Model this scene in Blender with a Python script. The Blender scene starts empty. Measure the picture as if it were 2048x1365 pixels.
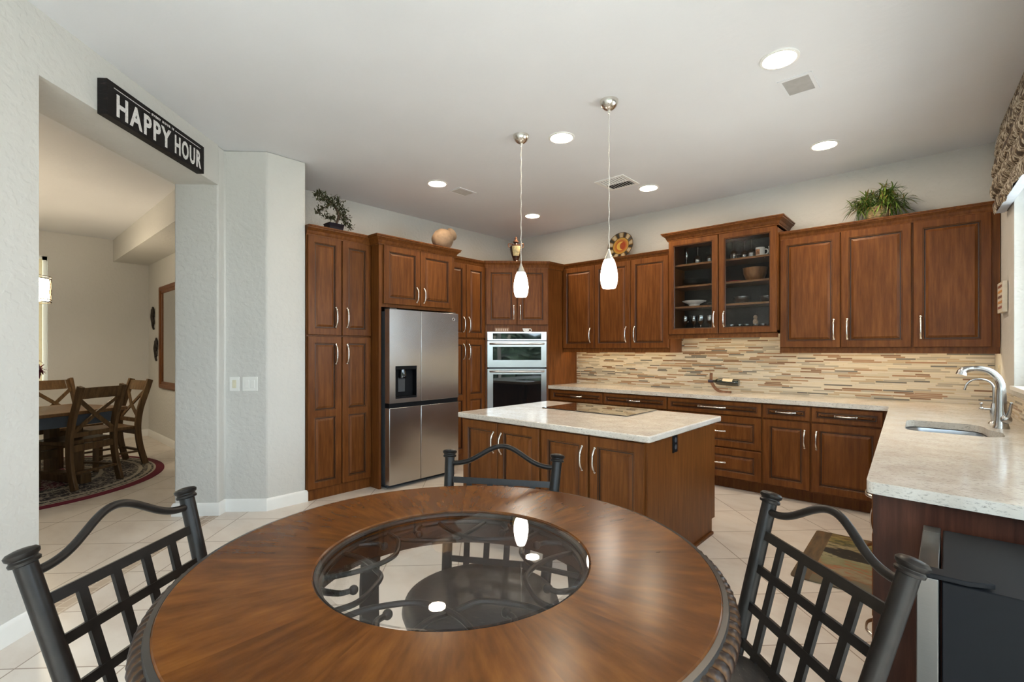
import bpy, math, random
from mathutils import Vector, Matrix
random.seed(7)
PI = math.pi
R = math.radians
SC = bpy.context.scene
COL = SC.collection

# ---------------------------------------------------------------- camera, world, exposure
cam = bpy.data.cameras.new('camera')
camo = bpy.data.objects.new('camera', cam)
COL.objects.link(camo)
cam.sensor_width = 36.0
cam.lens = 965.0 / 2048.0 * 36.0
cam.shift_y = 18.8 / 2048.0
cam.clip_start = 0.03
camo.location = (5.012, -5.522, 1.36)
camo.rotation_euler = (R(90), 0, R(132.14 - 90))
SC.camera = camo

W = bpy.data.worlds.new('sky')
SC.world = W
W.use_nodes = True
bg = W.node_tree.nodes['Background']
bg.inputs['Color'].default_value = (0.72, 0.855, 1.0, 1)
bg.inputs['Strength'].default_value = 4.8
SC.view_settings.view_transform = 'Standard'
SC.view_settings.look = 'None'
SC.view_settings.exposure = 1.15
SC.view_settings.gamma = 1.0
SC.view_settings.use_curve_mapping = False
SC.cycles.sample_clamp_indirect = 3.0
SC.cycles.caustics_reflective = False
SC.cycles.caustics_refractive = False

DOWNLIGHT = 80.0      # emission of a recessed lamp's diffuser
PENDANT = 12.0
STRIP = 9.0
CHANDELIER = 15.0
WARM = (1.0, 0.81, 0.58)

sun = bpy.data.lights.new('sun', 'SUN'); sun.energy = 11.0; sun.angle = R(2.0); sun.color = (1.0, 0.95, 0.88)
suno = bpy.data.objects.new('sun', sun); COL.objects.link(suno)
suno.rotation_euler = (R(26), 0, R(45))

def portal(loc, rot, sx, sy):
    l = bpy.data.lights.new('daylight_portal', 'AREA')
    l.shape = 'RECTANGLE'; l.size = sx; l.size_y = sy
    l.cycles.is_portal = True
    o = bpy.data.objects.new('daylight_portal', l)
    o.location = loc; o.rotation_euler = rot
    COL.objects.link(o)
portal((6.13, -6.62, 1.32), (R(90), 0, R(45)), 3.45, 2.55)
portal((7.72, -4.355, 1.42), (R(90), 0, R(90)), 1.25, 2.1)      # nook window, added out of view for light
portal((5.52, -1.74, 1.82), (R(90), 0, R(93.15)), 1.6, 1.3)       # window over the sink

# ---------------------------------------------------------------- mesh helpers
class MB:
    def __init__(s):
        s.v = []; s.f = []; s.m = []
    def add(s, vs, fs, mi=0):
        b = len(s.v)
        s.v += [tuple(p) for p in vs]
        s.f += [tuple(i + b for i in f) for f in fs]
        s.m += [mi] * len(fs)
        return s
    def box(s, x0, y0, z0, x1, y1, z1, mi=0):
        vs = [(x, y, z) for z in (z0, z1) for y in (y0, y1) for x in (x0, x1)]
        return s.add(vs, [(0, 2, 3, 1), (4, 5, 7, 6), (0, 1, 5, 4), (2, 6, 7, 3), (0, 4, 6, 2), (1, 3, 7, 5)], mi)
    def prism(s, poly, z0, z1, mi=0):
        n = len(poly)
        a = sum(poly[i][0] * poly[(i + 1) % n][1] - poly[(i + 1) % n][0] * poly[i][1] for i in range(n))
        if a < 0: poly = poly[::-1]
        vs = [(p[0], p[1], z0) for p in poly] + [(p[0], p[1], z1) for p in poly]
        fs = [tuple(range(n - 1, -1, -1)), tuple(range(n, 2 * n))]
        fs += [(i, (i + 1) % n, n + (i + 1) % n, n + i) for i in range(n)]
        return s.add(vs, fs, mi)
    def loops(s, L, mi=0, closed=True, cap0=False, cap1=False, mis=None):
        n = len(L[0]); b = len(s.v)
        for l in L: s.v += [tuple(p) for p in l]
        for k in range(len(L) - 1):
            for i in range(n if closed else n - 1):
                j = (i + 1) % n
                s.f.append((b + k * n + i, b + k * n + j, b + (k + 1) * n + j, b + (k + 1) * n + i))
                s.m.append(mis[k] if mis else mi)
        if cap0: s.f.append(tuple(b + i for i in range(n - 1, -1, -1))); s.m.append(mis[0] if mis else mi)
        if cap1: s.f.append(tuple(b + (len(L) - 1) * n + i for i in range(n))); s.m.append(mis[-1] if mis else mi)
        return s
    def lathe(s, prof, c=(0, 0, 0), n=32, mi=0, M=None, cap=True):
        L = []
        for r, z in prof:
            l = []
            for i in range(n):
                a = 2 * PI * i / n
                p = Vector((r * math.cos(a), r * math.sin(a), z))
                if M is not None: p = M @ p
                l.append((p.x + c[0], p.y + c[1], p.z + c[2]))
            L.append(l)
        return s.loops(L, mi, True, cap, cap)
    def sphere(s, c, r, n=14, mi=0):
        if not hasattr(r, '__len__'): r = (r, r, r)
        prof = [(math.sin(PI * k / n), -math.cos(PI * k / n)) for k in range(1, n)]
        L = [[(c[0] + r[0] * pr * math.cos(2 * PI * i / (2 * n)), c[1] + r[1] * pr * math.sin(2 * PI * i / (2 * n)), c[2] + r[2] * pz)
              for i in range(2 * n)] for pr, pz in prof]
        return s.loops(L, mi, True, True, True)
    def sweep(s, pts, prof, ref=(0, 0, 1), scale=None, closed=False, mi=0, cap=True):
        P = [Vector(p) for p in pts]; n = len(P); ref = Vector(ref).normalized(); L = []
        for k in range(n):
            if closed: t = P[(k + 1) % n] - P[k - 1]
            else: t = P[min(k + 1, n - 1)] - P[max(k - 1, 0)]
            t.normalize()
            sd = t.cross(ref)
            if sd.length < 1e-4: sd = t.cross(Vector((0.31, 0.95, 0.05)))
            sd.normalize(); up = sd.cross(t).normalized()
            q = 1 if scale is None else scale[k]
            L.append([tuple(P[k] + sd * (a * q) + up * (b * q)) for a, b in prof])
        if closed: L.append(L[0])
        return s.loops(L, mi, True, cap and not closed, cap and not closed)
    def tube(s, pts, r, n=10, ref=(0, 0, 1), closed=False, mi=0, scale=None):
        return s.sweep(pts, [(r * math.cos(2 * PI * i / n), r * math.sin(2 * PI * i / n)) for i in range(n)], ref, scale, closed, mi)
    def bar(s, pts, w, t, ref=(0, 0, 1), mi=0, scale=None):
        return s.sweep(pts, [(-w / 2, -t / 2), (w / 2, -t / 2), (w / 2, t / 2), (-w / 2, t / 2)], ref, scale, False, mi)

def mesh(name, mb, mats, smooth=40, bevel=0.0):
    me = bpy.data.meshes.new(name)
    me.from_pydata(mb.v, [], mb.f)
    for m in (mats if isinstance(mats, (list, tuple)) else [mats]): me.materials.append(m)
    me.polygons.foreach_set('material_index', mb.m)
    if smooth:
        me.polygons.foreach_set('use_smooth', [True] * len(me.polygons))
        me.set_sharp_from_angle(angle=R(smooth))
    me.update()
    return me

def obj(name, mb, mats, parent=None, smooth=40, bevel=0.0, loc=None, rot=None, seg=2):
    me = mb if isinstance(mb, bpy.types.Mesh) else mesh(name, mb, mats, smooth)
    o = bpy.data.objects.new(name, me)
    COL.objects.link(o)
    if parent is not None: o.parent = parent
    if loc is not None: o.location = loc
    if rot is not None: o.rotation_euler = rot
    if bevel:
        b = o.modifiers.new('bevel', 'BEVEL'); b.width = bevel; b.segments = seg; b.limit_method = 'ANGLE'; b.angle_limit = R(40)
    return o

def tag(o, label, cat, group=None, kind=None):
    o['label'] = label; o['category'] = cat
    if group: o['group'] = group
    if kind: o['kind'] = kind
    return o

def thing(name, label, cat, loc=(0, 0, 0), rz=0, group=None):
    o = bpy.data.objects.new(name, None)
    COL.objects.link(o); o.location = loc; o.rotation_euler = (0, 0, R(rz)); o.empty_display_size = 0.05
    return tag(o, label, cat, group)

def struct(name, mb, mats, **k):
    o = obj(name, mb, mats, **k); o['kind'] = 'structure'; return o

def copy_tree(root, loc, rz=None, label=None):
    def rec(o, par):
        c = o.copy(); COL.objects.link(c)
        if par is not None: c.parent = par
        for ch in list(o.children): rec(ch, c)
        return c
    r = rec(root, None); r.location = loc
    if rz is not None: r.rotation_euler = (0, 0, R(rz))
    if label: r['label'] = label
    return r

def arc(c, r, a0, a1, n, z=0):
    return [(c[0] + r * math.cos(R(a0 + (a1 - a0) * i / n)), c[1] + r * math.sin(R(a0 + (a1 - a0) * i / n)), z) for i in range(n + 1)]

def smoothpts(P, n=8):
    P = [Vector(p) for p in P]; out = []
    for k in range(len(P) - 1):
        a = P[max(k - 1, 0)]; b = P[k]; c = P[k + 1]; d = P[min(k + 2, len(P) - 1)]
        for i in range(n):
            t = i / n
            out.append(0.5 * ((2 * b) + (c - a) * t + (2 * a - 5 * b + 4 * c - d) * t * t + (3 * b - a - 3 * c + d) * t ** 3))
    out.append(P[-1]); return [tuple(p) for p in out]

def round_poly(pts, r, n=6):
    out = []; N = len(pts)
    for i in range(N):
        p = Vector(pts[i]); a = Vector(pts[i - 1]) - p; b = Vector(pts[(i + 1) % N]) - p
        rr = r[i] if hasattr(r, '__len__') else r
        if rr <= 0: out.append(tuple(p)); continue
        d = min(rr, a.length * .49, b.length * .49)
        p0 = p + a.normalized() * d; p1 = p + b.normalized() * d
        for k in range(n + 1):
            t = k / n; out.append(tuple((1 - t) ** 2 * p0 + 2 * t * (1 - t) * p + t * t * p1))
    return out

# ---------------------------------------------------------------- materials
def newmat(name):
    m = bpy.data.materials.new(name); m.use_nodes = True
    nt = m.node_tree
    return m, nt, nt.nodes['Principled BSDF']
def nd(nt, t, **k):
    n = nt.nodes.new(t)
    for a, b in k.items(): setattr(n, a, b)
    return n
def setin(n, **k):
    for a, b in k.items(): n.inputs[a.replace('_', ' ')].default_value = b
def math_(nt, op, a, b=None, c=None):
    n = nd(nt, 'ShaderNodeMath', operation=op)
    for i, x in enumerate((a, b, c)):
        if x is None: continue
        if isinstance(x, (int, float)): n.inputs[i].default_value = x
        else: nt.links.new(x, n.inputs[i])
    return n.outputs[0]
def ramp(nt, fac, stops, interp='LINEAR'):
    n = nd(nt, 'ShaderNodeValToRGB'); n.color_ramp.interpolation = interp
    e = n.color_ramp.elements
    while len(e) < len(stops): e.new(0.5)
    for i, (p, c) in enumerate(stops):
        e[i].position = p; e[i].color = (c[0], c[1], c[2], 1)
    nt.links.new(fac, n.inputs[0]); return n.outputs[0]
def noise(nt, vec, scale, detail=3, rough=0.5, out=0):
    n = nd(nt, 'ShaderNodeTexNoise'); n.inputs['Scale'].default_value = scale
    n.inputs['Detail'].default_value = detail; n.inputs['Roughness'].default_value = rough
    if vec is not None: nt.links.new(vec, n.inputs['Vector'])
    return n.outputs[out]
def coords(nt, kind='Object', scale=(1, 1, 1), rot=(0, 0, 0), rnd=False):
    t = nd(nt, 'ShaderNodeTexCoord'); m = nd(nt, 'ShaderNodeMapping')
    m.inputs['Scale'].default_value = scale; m.inputs['Rotation'].default_value = rot
    nt.links.new(t.outputs[kind], m.inputs['Vector'])
    if rnd:
        oi = nd(nt, 'ShaderNodeObjectInfo')
        v = nd(nt, 'ShaderNodeVectorMath', operation='SCALE'); v.inputs[0].default_value = (31, 17, 23)
        nt.links.new(oi.outputs['Random'], v.inputs['Scale'])
        nt.links.new(v.outputs[0], m.inputs['Location'])
    return m.outputs[0]
def bump(nt, b, h, strength, dist=0.01):
    n = nd(nt, 'ShaderNodeBump'); n.inputs['Strength'].default_value = strength; n.inputs['Distance'].default_value = dist
    nt.links.new(h, n.inputs['Height']); nt.links.new(n.outputs[0], b.inputs['Normal'])

def plain(name, col, rough=0.5, metal=0.0, var=0.06, vs=20, coat=0, bmp=0, bs=200, **k):
    m, nt, b = newmat(name)
    v = noise(nt, coords(nt), vs)
    lo = [max(0, c * (1 - var)) for c in col]; hi = [min(1, c * (1 + var)) for c in col]
    nt.links.new(ramp(nt, v, [(0.3, lo), (0.7, hi)]), b.inputs['Base Color'])
    setin(b, Roughness=rough, Metallic=metal)
    b.inputs['Coat Weight'].default_value = coat
    for a, x in k.items(): b.inputs[a.replace('_', ' ')].default_value = x
    if bmp: bump(nt, b, noise(nt, coords(nt), bs, 4), bmp, 0.004)
    return m

def emit(name, col, s, base=(0.9, 0.9, 0.9)):
    m, nt, b = newmat(name)
    setin(b, Base_Color=(*base, 1), Roughness=0.4)
    b.inputs['Emission Color'].default_value = (*col, 1); b.inputs['Emission Strength'].default_value = s
    return m

def wood(name, dark, mid, light, rough=0.38, grain=(14, 14, 1.2), coat=0.0, big=2.2, spec=0.19):
    m, nt, b = newmat(name)
    g = noise(nt, coords(nt, 'Object', grain, rnd=True), 3.0, 6, 0.62)
    c = ramp(nt, g, [(0.28, dark), (0.5, mid), (0.72, light)])
    bl = noise(nt, coords(nt, 'Object', (1, 1, 0.6), rnd=True), big, 2)
    mx = nd(nt, 'ShaderNodeMix', data_type='RGBA', blend_type='MULTIPLY'); mx.inputs[0].default_value = 0.5
    nt.links.new(c, mx.inputs[6]); nt.links.new(ramp(nt, bl, [(0.3, (0.62, 0.58, 0.55)), (0.75, (1.15, 1.15, 1.15))]), mx.inputs[7])
    nt.links.new(mx.outputs[2], b.inputs['Base Color'])
    setin(b, Roughness=rough); b.inputs['Coat Weight'].default_value = coat; b.inputs['Specular IOR Level'].default_value = spec
    bump(nt, b, g, 0.06, 0.002)
    return m

def thin_glass(name, tint=(0.95, 0.98, 0.97), bmp=0, bs=60, rough=0.0, ior=1.5, haze=0.0):
    m = bpy.data.materials.new(name); m.use_nodes = True; nt = m.node_tree
    nt.nodes.remove(nt.nodes['Principled BSDF']); out = nt.nodes['Material Output']
    tr = nd(nt, 'ShaderNodeBsdfTransparent'); tr.inputs[0].default_value = (*tint, 1)
    gl = nd(nt, 'ShaderNodeBsdfGlossy'); gl.inputs['Roughness'].default_value = rough
    fr = nd(nt, 'ShaderNodeLayerWeight'); fr.inputs['Blend'].default_value = 0.5
    f0 = ((ior - 1) / (ior + 1)) ** 2
    frs = math_(nt, 'MULTIPLY_ADD', math_(nt, 'POWER', fr.outputs['Facing'], 5.0), 1 - f0, f0)
    mx = nd(nt, 'ShaderNodeMixShader')
    if bmp:
        bn = nd(nt, 'ShaderNodeBump'); bn.inputs['Strength'].default_value = bmp; bn.inputs['Distance'].default_value = 0.01
        nt.links.new(noise(nt, coords(nt), bs, 2), bn.inputs['Height'])
        nt.links.new(bn.outputs[0], gl.inputs['Normal']); nt.links.new(bn.outputs[0], fr.inputs['Normal'])
    nt.links.new(frs, mx.inputs[0]); nt.links.new(tr.outputs[0], mx.inputs[1]); nt.links.new(gl.outputs[0], mx.inputs[2])
    last = mx.outputs[0]
    nt.links.new(last, out.inputs['Surface'])
    return m

CAB = wood('stained_maple', (0.095, 0.030, 0.0070), (0.148, 0.050, 0.0118), (0.205, 0.075, 0.0185))
GLAZE = plain('dark_glaze', (0.035, 0.014, 0.006), 0.4)
CABIN = wood('cabinet_shelf_maple', (0.10, 0.05, 0.022), (0.16, 0.08, 0.036), (0.2, 0.10, 0.05))
NICKEL = plain('satin_nickel', (0.72, 0.69, 0.64), 0.22, 1.0, 0.03)
WHITE = plain('white_trim_paint', (0.82, 0.82, 0.80), 0.4, 0, 0.01)
PLASTIC = plain('white_plastic', (0.80, 0.80, 0.77), 0.35, 0, 0.01)
BLACK = plain('black_plastic', (0.007, 0.0075, 0.009), 0.5, 0, 0.05, Specular_IOR_Level=.10)
BLACKGLASS = plain('black_glass', (0.006, 0.007, 0.008), 0.03, 0, 0.02, coat=1.0)
DARKGREY = plain('dark_grey_enamel', (0.05, 0.055, 0.062), 0.35)
IRON = plain('bronze_black_iron', (0.0115, 0.0088, 0.0072), 0.36, 0.0, 0.25, 60, Specular_IOR_Level=.22)
GLASS = thin_glass('clear_glass', (.985, .992, .99))
PANE = thin_glass('window_glass')
SEEDED = thin_glass('seeded_glass', (0.93, 0.94, 0.94), 0.25, 55, 0.02, 1.22)
CRYSTAL = thin_glass('drinking_glass', (0.88, 0.90, 0.92), 0.0, 10, 0.03, 3.0)

def steel(name, col=(0.56, 0.55, 0.53), rough=0.26, axis=(1, 1, 60)):
    m, nt, b = newmat(name)
    n = noise(nt, coords(nt, 'Object', axis), 30, 3)
    nt.links.new(ramp(nt, n, [(0.3, [c * .93 for c in col]), (0.7, [c * 1.05 for c in col])]), b.inputs['Base Color'])
    setin(b, Metallic=1.0, Roughness=rough); b.inputs['Anisotropic'].default_value = 0.5
    w = noise(nt, coords(nt, 'Object', (1.2, 1.2, 0.9)), 2.2, 1)
    bump(nt, b, w, 0.10, 0.05)
    return m
STEEL = steel('brushed_stainless')
STEEL2 = steel('oven_stainless', (0.55, 0.55, 0.55), 0.25)
STEEL3 = steel('cooler_frame_steel', (0.12, 0.117, 0.112), 0.3)
SINKST = steel('sink_stainless', (0.50, 0.52, 0.55), 0.28, (1, 60, 1))

def wallmat(name, col, bs=26, st=0.30):
    m, nt, b = newmat(name)
    setin(b, Roughness=0.62)
    v = noise(nt, coords(nt), 1.3, 2)
    nt.links.new(ramp(nt, v, [(0.3, [c * .975 for c in col]), (0.7, [min(1, c * 1.02) for c in col])]), b.inputs['Base Color'])
    n = noise(nt, coords(nt), bs, 2, 0.45)
    bump(nt, b, ramp(nt, n, [(0.42, (0, 0, 0)), (0.58, (1, 1, 1))]), st, 0.004)
    return m
WALL = wallmat('greige_wall_paint', (0.60, 0.592, 0.565))
CEIL = wallmat('white_ceiling_paint', (0.735, 0.745, 0.775), 22, 0.07)

def tile_floor():
    m, nt, b = newmat('porcelain_floor_tile')
    S = 0.4572
    co = nd(nt, 'ShaderNodeTexCoord'); sx = nd(nt, 'ShaderNodeSeparateXYZ'); nt.links.new(co.outputs['Object'], sx.inputs[0])
    X, Y = sx.outputs[0], sx.outputs[1]
    v = math_(nt, 'MULTIPLY', math_(nt, 'ADD', X, Y), 0.70711)
    w = math_(nt, 'MULTIPLY', math_(nt, 'SUBTRACT', Y, X), 0.70711)
    gv = math_(nt, 'DIVIDE', math_(nt, 'ADD', v, 20 * S - 1.28), S)
    gw = math_(nt, 'DIVIDE', math_(nt, 'ADD', w, 20 * S + 3.458), S)
    def edge(g):
        f = math_(nt, 'FRACT', g)
        return math_(nt, 'MINIMUM', f, math_(nt, 'SUBTRACT', 1.0, f))
    e = math_(nt, 'MINIMUM', edge(gv), edge(gw))
    grout = ramp(nt, e, [(0.004, (1, 1, 1)), (0.0085, (0, 0, 0))])
    cell = nd(nt, 'ShaderNodeCombineXYZ'); nt.links.new(math_(nt, 'FLOOR', gv), cell.inputs[0]); nt.links.new(math_(nt, 'FLOOR', gw), cell.inputs[1])
    wn = nd(nt, 'ShaderNodeTexWhiteNoise', noise_dimensions='2D'); nt.links.new(cell.outputs[0], wn.inputs['Vector'])
    off = nd(nt, 'ShaderNodeVectorMath', operation='MULTIPLY_ADD'); nt.links.new(wn.outputs['Color'], off.inputs[0]); off.inputs[1].default_value = (9, 9, 9)
    mp = nd(nt, 'ShaderNodeMapping'); mp.inputs['Rotation'].default_value = (0, 0, R(-45)); mp.inputs['Scale'].default_value = (1, 2.2, 1)
    nt.links.new(co.outputs['Object'], mp.inputs['Vector']); nt.links.new(mp.outputs[0], off.inputs[2])
    n = noise(nt, off.outputs[0], 2.6, 6, 0.6)
    c = ramp(nt, n, [(0.28, (0.60, 0.52, 0.455)), (0.5, (0.69, 0.625, 0.56)), (0.75, (0.74, 0.685, 0.63))])
    mx = nd(nt, 'ShaderNodeMix', data_type='RGBA'); nt.links.new(grout, mx.inputs[0]); nt.links.new(c, mx.inputs[6])
    mx.inputs[7].default_value = (0.27, 0.20, 0.15, 1)
    nt.links.new(mx.outputs[2], b.inputs['Base Color'])
    setin(b, Roughness=0.32)
    bump(nt, b, e, 0.0, 0.001)
    return m
TILE = tile_floor()

def mosaic(name, rowh, lenk, stops, rough=0.2):
    m, nt, b = newmat(name)
    co = nd(nt, 'ShaderNodeTexCoord'); sx = nd(nt, 'ShaderNodeSeparateXYZ'); nt.links.new(co.outputs['Object'], sx.inputs[0])
    u0 = math_(nt, 'ADD', sx.outputs[0], sx.outputs[1])
    rz = math_(nt, 'DIVIDE', sx.outputs[2], rowh)
    row = math_(nt, 'FLOOR', rz)
    w1 = nd(nt, 'ShaderNodeTexWhiteNoise', noise_dimensions='1D'); nt.links.new(row, w1.inputs['W'])
    u = math_(nt, 'ADD', math_(nt, 'MULTIPLY', u0, math_(nt, 'ADD', math_(nt, 'MULTIPLY', w1.outputs[0], lenk), lenk * 0.9)), math_(nt, 'MULTIPLY', w1.outputs[0], 37.0))
    nz = nd(nt, 'ShaderNodeTexNoise', noise_dimensions='2D'); nz.inputs['Scale'].default_value = 1.0; nz.inputs['Detail'].default_value = 0
    cv = nd(nt, 'ShaderNodeCombineXYZ'); nt.links.new(math_(nt, 'MULTIPLY', u, 0.7), cv.inputs[0]); nt.links.new(math_(nt, 'MULTIPLY', row, 3.7), cv.inputs[1]); nt.links.new(cv.outputs[0], nz.inputs['Vector'])
    u = math_(nt, 'ADD', u, math_(nt, 'MULTIPLY', nz.outputs[0], 1.1))
    cell = nd(nt, 'ShaderNodeCombineXYZ'); nt.links.new(math_(nt, 'FLOOR', u), cell.inputs[0]); nt.links.new(row, cell.inputs[1])
    wn = nd(nt, 'ShaderNodeTexWhiteNoise', noise_dimensions='2D'); nt.links.new(cell.outputs[0], wn.inputs['Vector'])
    c = ramp(nt, wn.outputs[0], stops, 'CONSTANT')
    fu = math_(nt, 'FRACT', u); fz = math_(nt, 'FRACT', rz)
    ez = math_(nt, 'MINIMUM', fz, math_(nt, 'SUBTRACT', 1.0, fz))
    eu = math_(nt, 'MULTIPLY', math_(nt, 'MINIMUM', fu, math_(nt, 'SUBTRACT', 1.0, fu)), 8.0)
    g = ramp(nt, math_(nt, 'MINIMUM', ez, eu), [(0.05, (1, 1, 1)), (0.11, (0, 0, 0))])
    mx = nd(nt, 'ShaderNodeMix', data_type='RGBA'); nt.links.new(g, mx.inputs[0]); nt.links.new(c, mx.inputs[6]); mx.inputs[7].default_value = (0.52, 0.44, 0.32, 1)
    gr = noise(nt, coords(nt, 'Object', (4, 4, 120)), 3, 3)
    m2 = nd(nt, 'ShaderNodeMix', data_type='RGBA', blend_type='MULTIPLY'); m2.inputs[0].default_value = 0.35
    nt.links.new(mx.outputs[2], m2.inputs[6]); nt.links.new(ramp(nt, gr, [(0.35, (0.7, 0.68, 0.66)), (0.65, (1.1, 1.1, 1.1))]), m2.inputs[7])
    nt.links.new(m2.outputs[2], b.inputs['Base Color']); setin(b, Roughness=rough)
    return m
cr, tn, br, gy, rs = (0.58, 0.52, 0.42), (0.42, 0.33, 0.23), (0.19, 0.105, 0.06), (0.13, 0.125, 0.115), (0.30, 0.18, 0.11)
MOSAIC = mosaic('strip_mosaic_tile', 0.0150, 4.2, [(0.0, cr), (0.20, (0.50, 0.45, 0.36)), (0.36, tn), (0.48, (0.55, 0.50, 0.43)), (0.62, (0.34, 0.31, 0.26)), (0.75, rs), (0.84, br), (0.92, gy)])

def quartz():
    m, nt, b = newmat('cream_quartz')
    n = noise(nt, coords(nt, 'Object', (1, 1, 1)), 9, 5)
    c = ramp(nt, n, [(0.3, (0.58, 0.52, 0.45)), (0.7, (0.70, 0.655, 0.59))])
    s = noise(nt, coords(nt, 'Object', (1.0, 2.6, 2.6)), 62, 4, 0.75)
    mx = nd(nt, 'ShaderNodeMix', data_type='RGBA'); nt.links.new(ramp(nt, s, [(0.53, (0, 0, 0)), (0.68, (0.85, 0.85, 0.85))]), mx.inputs[0])
    nt.links.new(c, mx.inputs[6]); mx.inputs[7].default_value = (0.22, 0.19, 0.16, 1)
    nt.links.new(mx.outputs[2], b.inputs['Base Color'])
    setin(b, Roughness=0.15)
    return m
QUARTZ = quartz()

# ---------------------------------------------------------------- room shell
CH = 3.05
A = (0.549, -4.199)                       # right jamb of the wide opening, kitchen side
B = (1.672, -5.322)                       # left jamb
def off(p, d): return (p[0] - d * .70711, p[1] - d * .70711)
T = 0.35
E0 = (4.54, -8.19)                        # where the left wall meets the garden wall
E1 = (7.6, -5.13)

floor = struct('floor', MB().prism([(-4.7, 0.3), (-4.7, -8.6), (4.5, -8.6), (7.9, -5.2), (7.9, 0.3)], -0.06, 0.0), TILE)
ceil = struct('ceiling', MB().prism([(-4.7, 0.3), (-4.7, -8.6), (4.5, -8.6), (7.9, -5.2), (7.9, 0.3)], CH, CH + 0.06), CEIL)
struct('wall_back', MB().box(-0.15, 0.0, 0, 5.45, 0.15, CH), WALL)
struct('wall_fridge', MB().box(-0.15, -3.55, 0, 0.0, 0.0, CH), WALL)
stub = [A, (0.48, -4.13), (0.727, -3.885), (0.727, -3.55), (-0.44, -3.55), (-0.44, -3.70), off(A, T)]
struct('wall_corner', MB().prism(stub, 0, CH), WALL, bevel=0.012)
wl = MB()
wl.prism([B, A, off(A, T), off(B, T)], 2.725, CH)
wl.prism([E0, B, off(B, T), off(E0, T)], 0, CH)
struct('wall_left', wl, WALL)
# right wall with the window over the sink
RX = 5.29
RS = 3.15                                   # the window wall runs 3 degrees off square
def skew(o):                                # turn an object built square about the back right corner
    M = Matrix.Rotation(R(RS), 3, 'Z'); p = Vector((RX, 0, 0)); o.location = p + M @ (Vector(o.location) - p); o.rotation_euler.z += R(RS); return o
WY0, WY1, WZ0, WZ1 = -2.60, -.87, 1.115, 2.52
wr = MB()
wr.box(RX, WY1, 0, RX + 0.16, -.001, CH)
wr.box(RX, -3.56, 0, RX + 0.16, WY0, CH)
wr.box(RX, WY0, 0, RX + 0.16, WY1, WZ0)
wr.box(RX, WY0, WZ1, RX + 0.16, WY1, CH)
skew(struct('wall_right', wr, WALL))
struct('wall_nook', MB().box(RX + 0.16, -3.56, 0, 7.75, -3.41, CH).box(7.6, -5.15, 0, 7.75, -3.56, .35).box(7.6, -5.15, 2.5, 7.75, -3.56, CH).box(7.6, -5.15, .35, 7.75, -5.0, 2.5).box(7.6, -3.71, .35, 7.75, -3.56, 2.5), WALL)
# garden wall behind the camera with wide glazed doors
DS = 0.5
rw = MB(); rd = Vector((E1[0] - E0[0], E1[1] - E0[1], 0)); RL = rd.length; rd.normalize()
def rp(s, d=0): return (E0[0] + rd.x * s + d * .70711, E0[1] + rd.y * s - d * .70711)
for s0, s1, z0, z1 in ((0, DS, 0, CH), (RL - 0.35, RL, 0, CH), (DS, RL - 0.35, 2.6, CH)):
    rw.prism([rp(s0), rp(s1), rp(s1, .15), rp(s0, .15)], z0, z1)
struct('wall_rear', rw, WALL)
dr = bpy.data.objects.new('door_1', None); COL.objects.link(dr); dr['kind'] = 'structure'
fr = MB()
for s0, s1, z0, z1 in ((DS, DS + .08, 0, 2.6), (RL - 0.43, RL - 0.35, 0, 2.6), (RL / 2 + .33, RL / 2 + 0.43, 0, 2.6), (DS, RL - 0.35, 2.52, 2.6), (DS, RL - 0.35, 0.0, 0.09)):
    fr.prism([rp(s0, .04), rp(s1, .04), rp(s1, .10), rp(s0, .10)], z0, z1)
obj('door_frame', fr, WHITE, dr)
obj('pane', MB().prism([rp(DS + .05, .065), rp(RL - .4, .065), rp(RL - .4, .073), rp(DS + .05, .073)], 0.05, 2.55), PANE, dr)
# window over the sink
wn_ = bpy.data.objects.new('window_1', None); COL.objects.link(wn_); wn_['kind'] = 'structure'
wf = MB()
for y0, y1, z0, z1 in ((WY0, WY0 + .05, WZ0, WZ1), (WY1 - .05, WY1, WZ0, WZ1), (WY0, WY1, WZ1 - .05, WZ1), (WY0, WY1, WZ0, WZ0 + .05), (-1.76, -1.72, WZ0, WZ1)):
    wf.box(RX + .10, y0, z0, RX + .15, y1, z1)
obj('window_frame', wf, WHITE, wn_)
obj('pane', MB().box(RX + .122, WY0 + .03, WZ0 + .02, RX + .128, WY1 - .03, WZ1 - .02), PANE, wn_)
obj('window_sill', MB().box(RX - .02, WY0 - .02, WZ0 - .02, RX + .10, WY1 + .02, WZ0 + .008), WHITE, wn_, bevel=0.004)
skew(wn_)
w3 = bpy.data.objects.new('fill_window', None); COL.objects.link(w3); w3['kind'] = 'structure'  # nook window added out of view to light the pantry side
f3 = MB()
for y0, y1, z0, z1 in ((-5.0, -4.94, .35, 2.5), (-3.77, -3.71, .35, 2.5), (-4.94, -3.77, 2.44, 2.5), (-4.94, -3.77, .35, .41)): f3.box(7.66, y0, z0, 7.72, y1, z1)
obj('window_frame', f3, WHITE, w3)
obj('pane', MB().box(7.687, -4.95, .40, 7.693, -3.76, 2.45), PANE, w3)
BOUNCE_GROUND = plain('pale_bounce_ground', (0.66, 0.64, 0.60), 0.9, 0, 0.08, 3)  # unseen ground made pale to bounce daylight up to the ceiling
struct('ground', MB().box(-30, -40, -0.20, 40, 30, -0.12), BOUNCE_GROUND)

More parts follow.
